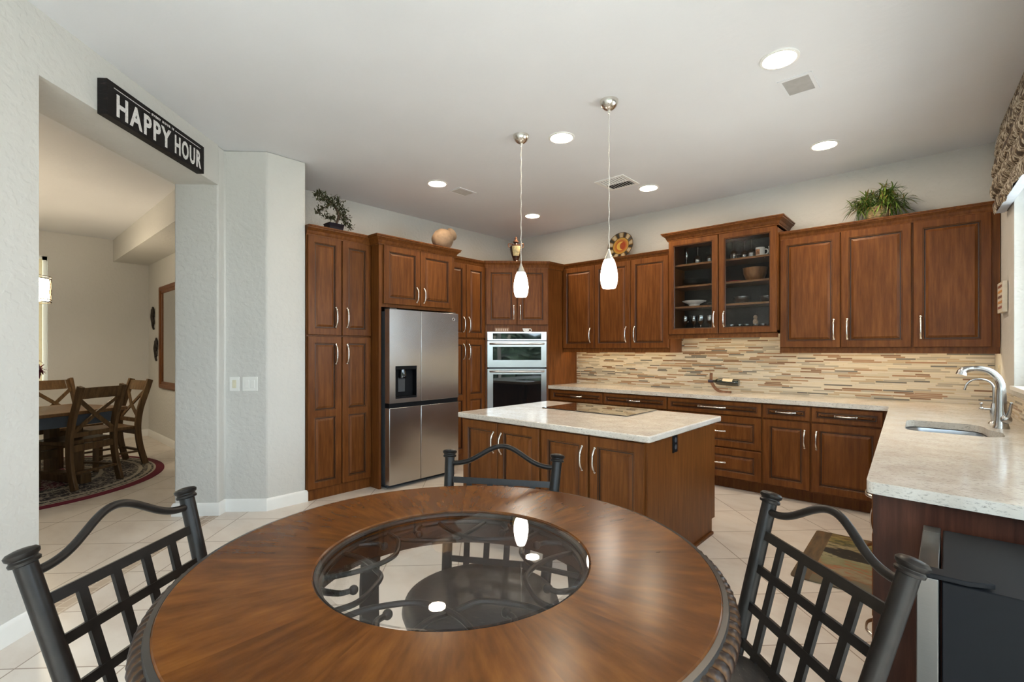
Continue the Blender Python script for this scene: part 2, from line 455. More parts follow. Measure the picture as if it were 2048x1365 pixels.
hb = MB(); hr = random.Random(2); HN = 70
HL = []
for k in range(HN):
    s_ = -7 + 18 * k / (HN - 1); row = []
    for q in range(26):
        z = 2.3 * q / 25; d_ = 5.5 + .35 * hr.random() + 1.2 * (q / 25) ** 2
        p = rp(s_, d_); row.append((p[0], p[1], z * (1 + .12 * math.sin(k * .7) + .06 * hr.random()) - .12))
    HL.append(row)
hb.loops(HL, 0, False)
hg = obj('reflection_hedge', hb, plain('hedge_leaves', (0.035, 0.060, 0.030), .8, 0, .8, 4), smooth=0)  # unseen hedge added for the reflected trees, to dim oven reflections and daylight
tag(hg, 'added dark green hedge beyond the glazed door, for the trees the oven reflects', 'hedge', None, 'stuff')

# dining room shell
DX = -4.47
struct('wall_dining', MB().box(DX - .15, -3.70, 0, -0.44, -3.55, CH), WALL)
dw = MB()
dw.box(DX - .15, -4.867, 0, DX, -3.70, CH); dw.box(DX - .15, -8.5, 0, DX, -6.2, CH)
dw.box(DX - .15, -6.2, 0, DX, -4.867, 0.81); dw.box(DX - .15, -6.2, 2.70, DX, -4.867, CH)
struct('wall_far', dw, WALL)
ds = MB().box(DX, -8.5, 0, 4.4, -8.35, CH)
struct('wall_side', ds, WALL)
struct('trim_1', MB().box(DX, -4.143, 2.716, -0.44, -3.70, CH), WALL)           # soffit along the dining room wall
w2 = bpy.data.objects.new('window_2', None); COL.objects.link(w2); w2['kind'] = 'structure'
f2 = MB()
for y0, y1, z0, z1 in ((-6.2, -6.15, .81, 2.7), (-4.917, -4.867, .81, 2.7), (-6.2, -4.867, 2.65, 2.7), (-6.2, -4.867, .81, .86)):
    f2.box(DX - .13, y0, z0, DX - .08, y1, z1)
obj('window_frame', f2, WHITE, w2)
BLIND = plain('cream_shade_fabric', (0.78, 0.70, 0.50), 0.8, 0, 0.05)
_nt = BLIND.node_tree; _tr = nd(_nt, 'ShaderNodeBsdfTranslucent'); _tr.inputs[0].default_value = (.80, .62, .33, 1)
_mx = nd(_nt, 'ShaderNodeMixShader'); _mx.inputs[0].default_value = 0.06
_nt.links.new(_nt.nodes['Principled BSDF'].outputs[0], _mx.inputs[1]); _nt.links.new(_tr.outputs[0], _mx.inputs[2]); _nt.links.new(_mx.outputs[0], _nt.nodes['Material Output'].inputs['Surface'])
bl = MB()
L = []
for k in range(37):
    z = .86 + k * .0500
    L.append([(DX - .07 + .004 * (k % 2), -6.15, z), (DX - .07 + .004 * (k % 2), -4.917, z)])
bl.loops(L, 0, False)
obj('blind', bl, BLIND, w2)
obj('pane', MB().box(DX - .112, -6.16, .85, DX - .106, -4.9, 2.66), PANE, w2)

# baseboards
def base(name, pts, h=0.105, t=0.015):
    mb = MB(); prof = [(0, 0), (t, 0), (t, h - .02), (t * .55, h - .004), (t * .3, h), (0, h)]
    n = len(pts); L = []
    for k in range(n):
        p = Vector(pts[k]).to_2d()
        d0 = (p - Vector(pts[k - 1]).to_2d()).normalized() if k else None
        d1 = (Vector(pts[k + 1]).to_2d() - p).normalized() if k < n - 1 else None
        if d0 is None: d0 = d1
        if d1 is None: d1 = d0
        n0 = Vector((d0.y, -d0.x)); n1 = Vector((d1.y, -d1.x)); q = (n0 + n1).normalized(); q = q / max(.3, q.dot(n0))
        L.append([(p.x + q.x * a, p.y + q.y * a, z) for a, z in prof])
    mb.loops(L, 0, True, True, True)
    o = struct(name, mb, WHITE, smooth=30); return o
base('baseboard_corner', [(0.70, -3.55), (0.727, -3.55), (0.727, -3.885), (0.48, -4.13), A, off(A, T), (-0.44, -3.70), (-0.5, -3.70)][::-1])
base('baseboard_left', [off(B, T), B, (E0[0] - .01, E0[1] + .01)][::-1])
base('baseboard_dining', [(DX, -6.4), (DX, -3.70), (-0.46, -3.70)][:0] or [(-0.46, -3.70), (DX, -3.70), (DX, -6.4)][::-1])

# mosaic band in the floor under the opening
BAND = mosaic('floor_border_mosaic', 0.05, 6.0, [(0.0, (0.50, 0.42, 0.33)), (0.3, (0.40, 0.31, 0.23)), (0.6, (0.55, 0.48, 0.40)), (0.8, (0.33, 0.25, 0.18))], 0.35)
def vpt(v, s):   # v along (1,1), s along (1,-1)
    return ((v + s) * .70711, (v - s) * .70711)
bd = MB()
bd.prism([vpt(-2.565, 3.37), vpt(-2.565, 4.93), vpt(-2.685, 4.93), vpt(-2.685, 3.37)], -0.002, 0.0012)
def floorband():
    m, nt, b = newmat('stone_border_strip')
    co = nd(nt, 'ShaderNodeTexCoord'); mp = nd(nt, 'ShaderNodeMapping'); mp.inputs['Rotation'].default_value = (0, 0, R(45)); nt.links.new(co.outputs['Object'], mp.inputs['Vector'])
    bk = nd(nt, 'ShaderNodeTexBrick'); bk.inputs['Scale'].default_value = 1.0
    setin(bk, Color1=(0.50, 0.40, 0.31, 1), Color2=(0.36, 0.27, 0.20, 1), Mortar=(0.62, 0.55, 0.47, 1), Mortar_Size=0.004, Brick_Width=0.11, Row_Height=0.06)
    nt.links.new(mp.outputs[0], bk.inputs['Vector']); nt.links.new(bk.outputs[0], b.inputs['Base Color']); setin(b, Roughness=0.4)
    return m
struct('trim_2', bd, floorband())

# ---------------------------------------------------------------- cabinet building blocks (front faces local -Y)
def pull_mesh(L):
    mb = MB(); pts = []
    for k in range(17):
        t = -1 + 2 * k / 16
        pts.append((0, -0.030 * (1 - abs(t) ** 3.2), t * L / 2))
    mb.sweep(pts, [(0.0062 * math.cos(2 * PI * i / 10), 0.0045 * math.sin(2 * PI * i / 10)) for i in range(10)], (0, -1, 0), [1.25 - .35 * (1 - abs(-1 + 2 * k / 16)) for k in range(17)])
    for s in (-1, 1): mb.lathe([(.0085, 0), (.0085, .004), (.006, .006)], (0, 0, s * L / 2), 12, M=Matrix.Rotation(R(90), 3, 'X'))
    return mesh('handle', mb, NICKEL)
PULLS = {}
def pull(parent, x, z, L=0.15, horiz=False, y=-0.022):
    if L not in PULLS: PULLS[L] = pull_mesh(L)
    return obj('handle', PULLS[L], None, parent, loc=(x, y, z), rot=(0, R(90), 0) if horiz else None)

def panel_front(mb, x0, z0, x1, z1, th=0.022, fw=0.058, panels=None, y=0.0):
    """raised panel door between x0..x1, z0..z1, back on y, front at y-th"""
    def rect(a, b, c, d, yy): return [(a, yy, b), (c, yy, b), (c, yy, d), (a, yy, d)]
    f = y - th
    mb.loops([rect(x0, z0, x1, z1, y), rect(x0, z0, x1, z1, f + .004), rect(x0 + .004, z0 + .004, x1 - .004, z1 - .004, f)], 0, True, True, False)
    ps = panels or [(z0 + fw, z1 - fw)]
    # face of the frame: stiles and rails
    xa, xb = x0 + fw, x1 - fw
    X0, X1, Z0, Z1 = x0 + .004, x1 - .004, z0 + .004, z1 - .004
    zs = [p for q in ps for p in q]
    q = lambda a, b, c, d: mb.add([(a, f, b), (c, f, b), (c, f, d), (a, f, d)], [(0, 1, 2, 3)])
    lo, hi = ps[0][0], ps[-1][1]
    mb.add([(X0, f, Z0), (xa, f, lo), (xa, f, hi), (X0, f, Z1)], [(0, 1, 2, 3)])
    mb.add([(X1, f, Z0), (xb, f, lo), (xb, f, hi), (X1, f, Z1)], [(3, 2, 1, 0)])
    mb.add([(X0, f, Z0), (X1, f, Z0), (xb, f, lo), (xa, f, lo)], [(0, 1, 2, 3)])
    mb.add([(X0, f, Z1), (X1, f, Z1), (xb, f, hi), (xa, f, hi)], [(3, 2, 1, 0)])
    for k in range(len(ps) - 1): q(xa, ps[k][1], xb, ps[k + 1][0])
    for a, b in ps:
        prof = [(0, 0, 1), (.003, .004, 0), (.008, .003, 1), (.011, .011, 1), (.017, .011, 0), (.036, .002, 0), (.040, .002, 0)]
        L = [rect(xa + i, a + i, xb - i, b - i, f + d) for i, d, _ in prof]
        mb.loops(L, 0, True, False, True, mis=[p[2] for p in prof[:-1]] + [0])
    return mb

def door(cab, x0, z0, x1, z1, hx=None, hz=None, L=0.15, panels=None, fw=0.058):
    mb = panel_front(MB(), 0, 0, x1 - x0, z1 - z0, fw=fw, panels=[(a - z0, b - z0) for a, b in panels] if panels else None)
    d = obj('door', mb, [CAB, GLAZE], cab, loc=(x0, -0.001, z0), smooth=25)
    if hx is not None: pull(d, hx - x0, hz - z0, L)
    return d
def drawer(cab, x0, z0, x1, z1, L=0.15, fw=0.036):
    mb = panel_front(MB(), 0, 0, x1 - x0, z1 - z0, fw=min(fw, (z1 - z0) * .26))
    d = obj('drawer', mb, [CAB, GLAZE], cab, loc=(x0, -0.001, z0), smooth=25)
    pull(d, (x1 - x0) / 2, (z1 - z0) / 2, L, True)
    return d
def crown(cab, w, depth, z0, z1, left=True, right=True, out=0.055):
    h = z1 - z0
    prof = [(0.0, 0), (.18, 0), (.20, .14), (.30, .22), (.42, .45), (.70, .66), (.86, .72), (.88, .84), (1.0, .88), (1.0, 1.0)]
    dl, dr = (1 if left else 0), (1 if right else 0)
    L = [[(-dl * o * out, depth, z0 + q * h), (-dl * o * out, -o * out, z0 + q * h), (w + dr * o * out, -o * out, z0 + q * h), (w + dr * o * out, depth, z0 + q * h)] for o, q in prof]
    return obj('crown_molding', MB().loops(L, 0, True, True, True), CAB, cab, smooth=20)
def rail(cab, w, z0, z1, depth=0.33, right=False, left=False):
    mb = MB().box(0, -.004, z0, w, .018, z1).box(0, -.010, z0, w, -.004, z0 + .02)
    if right: mb.box(w - .018, .018, z0, w, depth, z1)
    if left: mb.box(0, .018, z0, .018, depth, z1)
    return obj('light_rail', mb, CAB, cab, smooth=20)
STRIPM = emit('under_cabinet_led', (1.0, 0.80, 0.48), STRIP)
def led(cab, x0, x1, y, z):
    return obj('light_strip', MB().box(x0, y, z - .012, x1, y + .03, z), STRIPM, cab)

# ---- left run (local +X runs along world +Y, front faces +X)
def left_cab(name, label, y0, face, **k): return thing(name, label, 'cabinet', (face, y0, 0), 90, **k)
# tall pantry
c = left_cab('pantry_cabinet', 'tall brown four-door pantry cabinet between the wall end and the fridge', -3.55, 0.735)
w = 0.648
obj('body', MB().box(0, 0, 0.0, w, 0.73, 2.44), CAB, c)
crown(c, w, 0.73, 2.40, 2.49, False, False)
PS = [(0.10 + .058, 0.75), (0.81, 1.487 - .058)]
door(c, .008, 0.10, .330, 1.487, .275, 1.325, .18, PS)
door(c, .340, 0.10, .644, 1.487, .388, 1.325, .18, PS)
door(c, .008, 1.502, .330, 2.40, .275, 1.67, .18)
door(c, .340, 1.502, .644, 2.40, .388, 1.67, .18)
# fridge surround
c = left_cab('fridge_cabinet', 'brown two-door cabinet surround over the stainless fridge', -2.90, 0.885)
w = 0.97
bm = MB().box(0, 0, 1.79, w, 0.88, 2.44).box(0, 0, 0, .025, 0.88, 1.79).box(w - .025, 0, 0, w, 0.88, 1.79)
obj('body', bm, CAB, c)
crown(c, w, 0.88, 2.40, 2.49, True, True, .06)
door(c, .045, 1.822, .483, 2.40, .440, 1.935, .15)
door(c, .489, 1.822, .925, 2.40, .532, 1.935, .15)
# tall cabinet beyond the fridge
c = left_cab('pantry_cabinet', 'narrow tall four-door brown cabinet between fridge and corner oven', -1.93, 0.635)
w = 0.715
obj('body', MB().box(0, 0, 0, w, 0.63, 2.44), CAB, c)
crown(c, w, 0.63, 2.41, 2.485, False, False, .045)
for x0, x1, hx in ((.02, .388, .350), (.398, .712, .437)):
    door(c, x0, 0.11, x1, 1.49, hx, 1.345, .18, [(0.168, 0.76), (0.82, 1.432)])
    door(c, x0, 1.515, x1, 2.41, hx, 1.675, .18)
# diagonal oven tower
c = thing('oven_cabinet', 'diagonal brown corner cabinet tower holding the wall ovens', 'cabinet', (0.66, -1.215, 0), 45)
w = 0.80
mb = MB()
def loc45(p): # world -> local of the oven tower
    d = (p[0] - 0.66, p[1] + 1.215); return (d[0] * .70711 + d[1] * .70711, -d[0] * .70711 + d[1] * .70711)
plan = [(0, 0), (w, 0), loc45((1.222, -0.655)), loc45((1.222, 0)), loc45((0, 0)), loc45((0, -1.215))]
mb.prism(plan, 0.0, 0.42); mb.prism(plan, 1.60, 2.44)
# hollow middle, so that the ovens sit inside: side cheeks and back
mb.box(0, 0, .42, .022, .5, 1.60); mb.box(w - .022, 0, .42, w, .5, 1.60); mb.box(.022, .56, .42, w - .022, .58, 1.6)
mb.prism([loc45((1.222, -0.655)), loc45((1.222, 0)), loc45((1.20, 0)), loc45((1.20, -0.655))], .42, 1.60)
obj('body', mb, CAB, c)
L = []
for o, q in [(0, 0), (.2, 0), (.2, .14), (.42, .45), (.86, .72), (.88, .84), (1, .88), (1, 1)]:
    e = o * .045; z = 2.405 + q * .085
    a = loc45((1.222 + e, 0)); b2 = loc45((1.222 + e, -0.655 - e * .41)); p0 = loc45((0, -1.215)); 
    L.append([(0 - e * .2, -e, z), (w + e * .41, -e, z), (b2[0], b2[1], z), (a[0], a[1], z), (*loc45((0, 0)), z), (p0[0], p0[1], z)])
obj('crown_molding', MB().loops(L, 0, True, True, True), CAB, c, smooth=20)
door(c, .008, 1.685, .396, 2.405, .358, 1.845, .17)
door(c, .404, 1.685, .792, 2.405, .442, 1.845, .17)
door(c, .008, 0.11, .792, 0.41)

# ---- back run (front faces world -Y)
def back_cab(name, label, x0, face, **k): return thing(name, label, 'cabinet', (x0, face, 0), 0, **k)
G = 'brown wall cabinets along the back wall'
c = back_cab('wall_cabinet', 'single-door brown wall cabinet right beside the corner oven tower', 1.224, -0.32, group=G)
w = .492; obj('body', MB().box(0, 0, 1.385, w, .32, 2.44), CAB, c); crown(c, w, .32, 2.42, 2.49, False, False, .045)
rail(c, w, 1.335, 1.385); led(c, .05, w, .06, 1.384)
door(c, .010, 1.387, .489, 2.43, .430, 1.55, .175)
c = back_cab('wall_cabinet', 'two-door brown wall cabinet under the round painted plate', 1.716, -0.32, group=G)
w = .985; obj('body', MB().box(0, 0, 1.385, w, .32, 2.44), CAB, c); crown(c, w, .32, 2.42, 2.49, False, False, .045)
rail(c, w, 1.335, 1.385, .32, True); led(c, 0, w - .04, .06, 1.384)
door(c, .003, 1.387, .494, 2.43, .440, 1.55, .175)
door(c, .501, 1.387, .970, 2.43, .553, 1.55, .175)
c = back_cab('wall_cabinet', 'two-door brown wall cabinet under the potted grassy plant', 3.803, -0.32, group=G)
w = .985; obj('body', MB().box(0, 0, 1.385, w, .32, 2.44), CAB, c); crown(c, w, .32, 2.42, 2.495, False, False, .045)
rail(c, w, 1.335, 1.385, .32, False, True); led(c, .04, w, .06, 1.384)
door(c, .004, 1.387, .487, 2.42, .440, 1.55, .175)
door(c, .494, 1.387, .980, 2.42, .540, 1.55, .175)
c = back_cab('wall_cabinet', 'single-door brown wall cabinet at the window end of the wall', 4.788, -0.32, group=G)
w = RX - 4.79; obj('body', MB().box(0, 0, 1.385, w, .32, 2.44), CAB, c); crown(c, w, .32, 2.42, 2.495, False, False, .045)
rail(c, w + .015, 1.335, 1.385); led(c, 0, w - .06, .06, 1.384)
obj('filler_strip', MB().box(w, 0, 1.385, w + .015, .02, 2.42), CAB, c)
door(c, .009, 1.387, .468, 2.42, .055, 1.55, .175)
# glazed cabinet
c = back_cab('glass_cabinet', 'taller brown wall cabinet with two glazed doors full of glassware', 2.716, -0.40)
w = 1.085
GX0, GY = 2.716, -0.40
SHADED_BACK = plain('shaded_cabinet_back', (0.02, 0.014, 0.011), 0.6)  # shade inside the glazed cabinet is put into this dark colour
mb = MB().box(0, 0, 1.53, .02, .40, 2.56).box(w - .02, 0, 1.53, w, .40, 2.56).box(0, 0, 1.53, w, .40, 1.555).box(0, 0, 2.54, w, .40, 2.56).box(w / 2 - .03, 0, 1.55, w / 2 + .03, .018, 2.55)
obj('body', mb, CAB, c)
obj('back_panel', MB().box(.02, .385, 1.555, w - .02, .395, 2.54), SHADED_BACK, c)
for z in (1.84, 2.065, 2.30): obj('shelf', MB().box(.021, .04, z - .02, w - .021, .384, z), CABIN, c)
crown(c, w, .40, 2.56, 2.645, True, True, .065)
rail(c, w, 1.488, 1.53); led(c, .06, w - .06, .08, 1.528)
for x0, x1, hx in ((.008, .535, .49), (.545, 1.080, .05)):
    W_, H_ = x1 - x0, 1.02
    mb = MB()
    def rc(i, y): return [(i, y, i), (W_ - i, y, i), (W_ - i, y, H_ - i), (i, y, H_ - i)]
    mb.loops([rc(.066, -.004), rc(0, 0), rc(0, -.018), rc(.004, -.022), rc(.052, -.022), rc(.054, -.017), rc(.060, -.018), rc(.066, -.010), rc(.066, -.004)], 0, True, mis=[0, 0, 0, 0, 1, 0, 1, 0])
    d = obj('door', mb, [CAB, GLAZE], c, loc=(x0, -.001, 1.535), smooth=25)
    obj('pane', MB().box(.060, -.009, .060, W_ - .060, -.006, H_ - .060), SEEDED, d)
    pull(d, hx if hx < .3 else hx, .145, .15)

# base cabinets of the back run
def base_body(c, w, depth=.60, top=.872, kick=.11):
    obj('body', MB().box(0, 0, kick, w, depth, top).box(0, .085, 0, w, depth, kick), CAB, c)
BF = -0.615
G = 'brown base cabinets along the back wall'
c = back_cab('base_cabinet', 'brown base cabinet with one drawer nearest the ovens, mostly behind the island', 1.225, BF, group=G)
base_body(c, .795); drawer(c, .045, .735, .790, .862, .15); door(c, .045, .125, .415, .720, .375, .60); door(c, .42, .125, .790, .720, .46, .60)
c = back_cab('base_cabinet', 'brown base cabinet with drawer second from the ovens, behind the island', 2.02, BF, group=G)
base_body(c, .785); drawer(c, .006, .735, .776, .862, .15); door(c, .006, .125, .388, .720, .345, .60); door(c, .394, .125, .776, .720, .435, .60)
c = back_cab('base_cabinet', 'brown base cabinet with three stacked drawers below the wine bottle', 2.805, BF, group=G)
base_body(c, .92); drawer(c, .006, .735, .912, .862, .26); drawer(c, .006, .420, .912, .722, .26, .058); drawer(c, .006, .125, .912, .405, .26, .058)
c = back_cab('base_cabinet', 'narrow brown base cabinet with one drawer over one door', 3.725, BF, group=G)
base_body(c, .39); drawer(c, .008, .735, .385, .862, .15); door(c, .008, .125, .385, .722, .345, .575)
c = back_cab('base_cabinet', 'brown base cabinet with drawer over door beside the counter corner', 4.115, BF, group=G)
base_body(c, .60); drawer(c, .008, .735, .505, .862, .15); door(c, .008, .125, .505, .722, .045, .575)

# base cabinets of the right run (front faces -X)
G = 'brown base cabinets of the sink counter'
c = thing('base_cabinet', 'brown sink base cabinet under the stainless double sink', 'cabinet', (4.697, -.68, 0), -87.1, G)
obj('body', MB().box(0, 0, .11, 1.598, .50, .64).box(0, 0, .64, 1.598, .02, .872).box(0, .02, .64, .02, .50, .872).box(1.578, .02, .64, 1.598, .50, .872).box(0, .085, 0, 1.598, .50, .11), CAB, c)
door(c, .72, .125, 1.155, .862, 1.11, .66); door(c, 1.16, .125, 1.592, .862, 1.21, .66)
c = thing('base_cabinet', 'brown end base cabinet with three drawers at the near counter end', 'cabinet', (4.778, -2.28, 0), -87.1, G)
base_body(c, 1.165, .62)
drawer(c, .60, .735, 1.15, .862, .15); drawer(c, .60, .43, 1.15, .722, .15, .058); drawer(c, .60, .125, 1.15, .41, .15, .058)
drawer(c, .01, .735, .59, .862, .15); door(c, .01, .125, .59, .722, .54, .60)
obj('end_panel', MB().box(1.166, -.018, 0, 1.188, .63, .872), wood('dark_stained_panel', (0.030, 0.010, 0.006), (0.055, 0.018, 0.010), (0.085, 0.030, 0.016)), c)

# ---------------------------------------------------------------- worktop, splashback, sink, taps
import bmesh
def slab(outer, holes, z0, z1):
    bm = bmesh.new()
    edges = []
    for lp in [outer] + holes:
        vs = [bm.verts.new((p[0], p[1], z1)) for p in lp]
        edges += [bm.edges.new((vs[i], vs[(i + 1) % len(vs)])) for i in range(len(vs))]
    bmesh.ops.triangle_fill(bm, use_beauty=True, use_dissolve=False, edges=edges)
    bmesh.ops.recalc_face_normals(bm, faces=bm.faces[:])
    if bm.faces[:] and sum(f.normal.z * f.calc_area() for f in bm.faces) < 0: bmesh.ops.reverse_faces(bm, faces=bm.faces[:])
    top = bm.faces[:]
    ge = bmesh.ops.duplicate(bm, geom=top)
    low = [g for g in ge['geom'] if isinstance(g, bmesh.types.BMFace)]
    vm = ge['vert_map']
    for f in low:
        pass
    lv = {v for f in low for v in f.verts}
    for v in lv: v.co.z = z0
    for e in [e for e in bm.edges if len(e.link_faces) == 1 and e.verts[0].co.z > z1 - 1e-6]:
        a, b_ = e.verts
        bm.faces.new((a, b_, vm[b_], vm[a]))
    bmesh.ops.reverse_faces(bm, faces=low)
    bmesh.ops.recalc_face_normals(bm, faces=bm.faces[:])
    me = bpy.data.meshes.new('slab'); bm.to_mesh(me); bm.free()
    return me
hole = round_poly([(4.81, -1.51), (5.15, -1.51), (5.18, -1.74), (5.23, -1.80), (5.23, -2.04), (4.83, -2.04)], [.09, .10, .04, .06, .10, .09])
top = slab(round_poly([(1.224, -.003), (1.224, -.655), (4.66, -.655), (4.803, -3.49), (RX + .190, -3.545), (RX - .003, -.003)], [0, .01, 0, .03, 0, 0]), [hole], .874, .914)
top.materials.append(QUARTZ)
t = obj('countertop', top, None, bevel=.008, seg=3)
tag(t, 'cream speckled L-shaped quartz worktop along the back wall and window wall', 'countertop')
sp = obj('backsplash', MB().box(1.224, -.012, .915, RX - .001, -.001, 1.385).box(2.70, -.012, 1.385, 3.803, -.001, 1.53).prism([(RX - .012, -.012), (RX - .001, -.012), (RX + .1935, -3.54), (RX + .1825, -3.54)], .915, 1.06), MOSAIC)
sp['kind'] = 'structure'; sp['label'] = 'strip mosaic tile backsplash in cream, tan and brown'

s = thing('kitchen_sink', 'stainless undermount double sink in the window counter', 'sink', (4.99, -1.78, .87))
def bowl(name, pts, dep, par):
    pts = [(p[0] - 4.99, p[1] + 1.78) for p in pts]
    cx = sum(p[0] for p in pts) / len(pts); cy = sum(p[1] for p in pts) / len(pts)
    def sc(k, z): return [(cx + (p[0] - cx) * k, cy + (p[1] - cy) * k, z) for p in pts]
    mb = MB().loops([sc(1.06, .0), sc(1.0, .0), sc(.97, -.03), sc(.93, -dep + .03), sc(.86, -dep), sc(.2, -dep - .004)], 0, True, False, True)
    mb.lathe([(.04, -dep - .002), (.035, -dep), (.012, -dep - .001)], (cx, cy, 0), 20)
    return obj(name, mb, SINKST, par, smooth=60)
bowl('basin', round_poly([(4.815, -1.515), (5.145, -1.515), (5.165, -1.745), (4.82, -1.745)], .08), .19, s)
bowl('basin', round_poly([(4.822, -1.775), (5.225, -1.775), (5.225, -2.035), (4.835, -2.035)], .08), .21, s)

f = thing('kitchen_faucet', 'brushed nickel pull-out faucet with arched spout behind the sink', 'faucet', (5.235, -1.60, .914))
CHROME = plain('brushed_chrome', (0.48, 0.48, 0.48), 0.22, 1.0, 0.03)
mb = MB().lathe([(.036, 0), (.036, .006), (.031, .02), (.028, .05), (.026, .10), (.024, .16), (.021, .22)], n=24)
obj('body', mb, CHROME, f)
pts = smoothpts([(0, 0, .21), (-.002, .002, .25), (-.018, .0, .295), (-.05, -.004, .328), (-.09, -.008, .340), (-.125, -.012, .338)], 6)
obj('spout', MB().tube(pts, .0175, 14, (0, 1, 0), scale=[1.15 - .3 * i / (len(pts) - 1) for i in range(len(pts))]), CHROME, f)
mb = MB().tube(smoothpts([(-.115, -.011, .339), (-.145, -.015, .334), (-.162, -.018, .322), (-.168, -.019, .302)], 5), .021, 14, (0, 1, 0), scale=[.72 + .5 * i / 15 for i in range(16)])
h = obj('spray_head', mb, CHROME, f)
mb = MB().sphere((.018, -.020, .055), .026).tube(smoothpts([(.02, -.025, .06), (.03, -.05, .10), (.036, -.078, .155)], 5), .009, 10, (1, 0, 0), scale=[1.3 - .6 * i / 10 for i in range(11)])
obj('lever', mb, CHROME, f)
f = thing('water_filter_tap', 'small thin gooseneck water tap left of the main faucet', 'faucet', (5.215, -1.385, .914))
mb = MB().lathe([(.026, 0), (.024, .006), (.012, .02), (.016, .05), (.019, .075), (.014, .10), (.011, .115), (.009, .125)], n=20)
obj('body', mb, CHROME, f)
pts = [(0, 0, .12), (0, 0, .17), (0, 0, .215)] + [(-.062 + .062 * math.cos(R(a)), -.010 * (1 - math.cos(R(a))), .215 + .055 * math.sin(R(a))) for a in range(15, 166, 15)] + [(-.130, -.02, .20)]
obj('spout', MB().tube(pts, .0062, 10, (0, 1, 0)), CHROME, f)
obj('lever', MB().tube([(0, 0, .085), (-.05, -.015, .088)], .007, 10).sphere((-.055, -.017, .09), .011).tube([(-.055, -.017, .095), (-.056, -.017, .115)], .005, 8).sphere((-.056, -.017, .12), .009), CHROME, f)

# ---------------------------------------------------------------- island
c = thing('island_cabinet', 'brown kitchen island base with four paneled doors facing the table', 'cabinet', (2.125, -2.905, 0), 0)
IW = 1.585
obj('body', MB().box(0, 0, .0, IW, 1.03, .824).box(0.05, 1.03, .11, IW, 1.09, .824), CAB, c)
for x0, x1, hx in ((.012, .388, .352), (.394, .788, .432), (.808, 1.184, 1.146), (1.200, 1.570, 1.240)):
    door(c, x0, .115, x1, .815, hx, .670, .15)
obj('shoe_molding', MB().box(IW, -.012, 0, IW + .014, 1.03, .022).box(-.012, -.014, 0, IW + .014, 0, .022), CAB, c, bevel=.004)
IST = obj('island_countertop', MB().prism(round_poly([(2.085, -2.945), (3.742, -2.945), (3.742, -1.757), (2.085, -1.757)], .02, 3), .825, .865), QUARTZ, bevel=.008, seg=3)
tag(IST, 'cream speckled quartz top of the kitchen island', 'countertop')
o = thing('power_outlet', 'black power outlet on the right side panel of the island', 'outlet', (3.71, -2.53, .765))
obj('plate', MB().box(0, -.035, -.058, .006, .035, .058), BLACK, o, bevel=.002)
for z in (-.022, .022): obj('socket', MB().lathe([(.016, .006), (.016, .009), (.013, .0085)], (0, 0, z), 16, M=Matrix.Rotation(R(90), 3, 'Y')), DARKGREY, o)
ck = thing('cooktop', 'black glass electric cooktop set into the island top', 'cooktop', (2.83, -2.03, .865))
obj('glass_plate', MB().box(-.405, -.25, .0005, .405, .25, .007), BLACKGLASS, ck, bevel=.002)
RINGM = plain('burner_marking', (0.05, 0.05, 0.05), 0.15)
for x, y, r in ((-.24, .10, .10), (-.22, -.13, .075), (.22, .11, .075), (.22, -.11, .10)):
    obj('burner', MB().loops([arc((x, y), r, 0, 360, 40, .0073)[:-1], arc((x, y), r - .004, 0, 360, 40, .0073)[:-1]], 0), RINGM, ck)

# ---------------------------------------------------------------- fridge
f = thing('refrigerator', 'stainless four-door refrigerator with ice and water dispenser', 'refrigerator', (1.0, -2.855, 0), 90)
FW = .885
obj('body', MB().box(.004, .08, .03, FW - .004, .85, 1.745).box(.03, .09, 0.0, FW - .03, .80, .03), DARKGREY, f, bevel=.004)
def fdoor(x0, x1, z0, z1, cut=None):
    mb = MB(); n = 10
    # slightly crowned front
    def front(x): return 0.0
    mb.box(x0, 0, z0, x1, .075, z1)
    return obj('door', mb, STEEL, f, bevel=.003)
gx = .376
d0 = MB()
DX0, DX1, DZ0, DZ1 = .068, .322, .885, 1.205
d0.box(.0, 0, .842, DX0, .075, 1.762).box(DX1, 0, .842, gx - .003, .075, 1.762).box(DX0, 0, .842, DX1, .075, DZ0).box(DX0, 0, DZ1, DX1, .075, 1.762)
dd = obj('door', d0, STEEL, f)
mb = MB().box(DX0, .06, DZ0, DX1, .074, DZ1).box(DX0, .004, DZ0, DX0 + .006, .07, DZ1).box(DX1 - .006, .004, DZ0, DX1, .07, DZ1).box(DX0, .002, DZ0, DX1, .07, DZ0 + .02).box(DX0, -.002, DZ1 - .035, DX1, .07, DZ1)
dp = obj('dispenser', mb, BLACK, dd)
obj('nozzle', MB().lathe([(.035, -.05), (.04, -.02), (.03, .03), (.03, .06)], ((DX0 + DX1) / 2 - .02, .035, DZ1 - .07), 18), BLACKGLASS, dp)
obj('paddle', MB().box((DX0 + DX1) / 2 - .06, .05, DZ0 + .06, (DX0 + DX1) / 2 + .02, .058, DZ0 + .20), DARKGREY, dp, bevel=.003)
fdoor(gx + .003, FW, .842, 1.762)
obj('dark_gap_strip', MB().box(gx - .004, .006, .05, gx + .004, .07, .79).box(gx - .004, .006, .845, gx + .004, .07, 1.757), BLACK, f)  # black strips added so the gaps between the doors look shaded
fdoor(0, gx - .003, .045, .795)
fdoor(gx + .003, FW, .045, .795)
obj('handle_recess', MB().box(.002, .010, .795, FW - .002, .08, .842), BLACK, f)
obj('hinge_cover', MB().box(.02, .02, 1.745, .10, .12, 1.775).box(FW - .10, .02, 1.745, FW - .02, .12, 1.775), DARKGREY, f, bevel=.004)
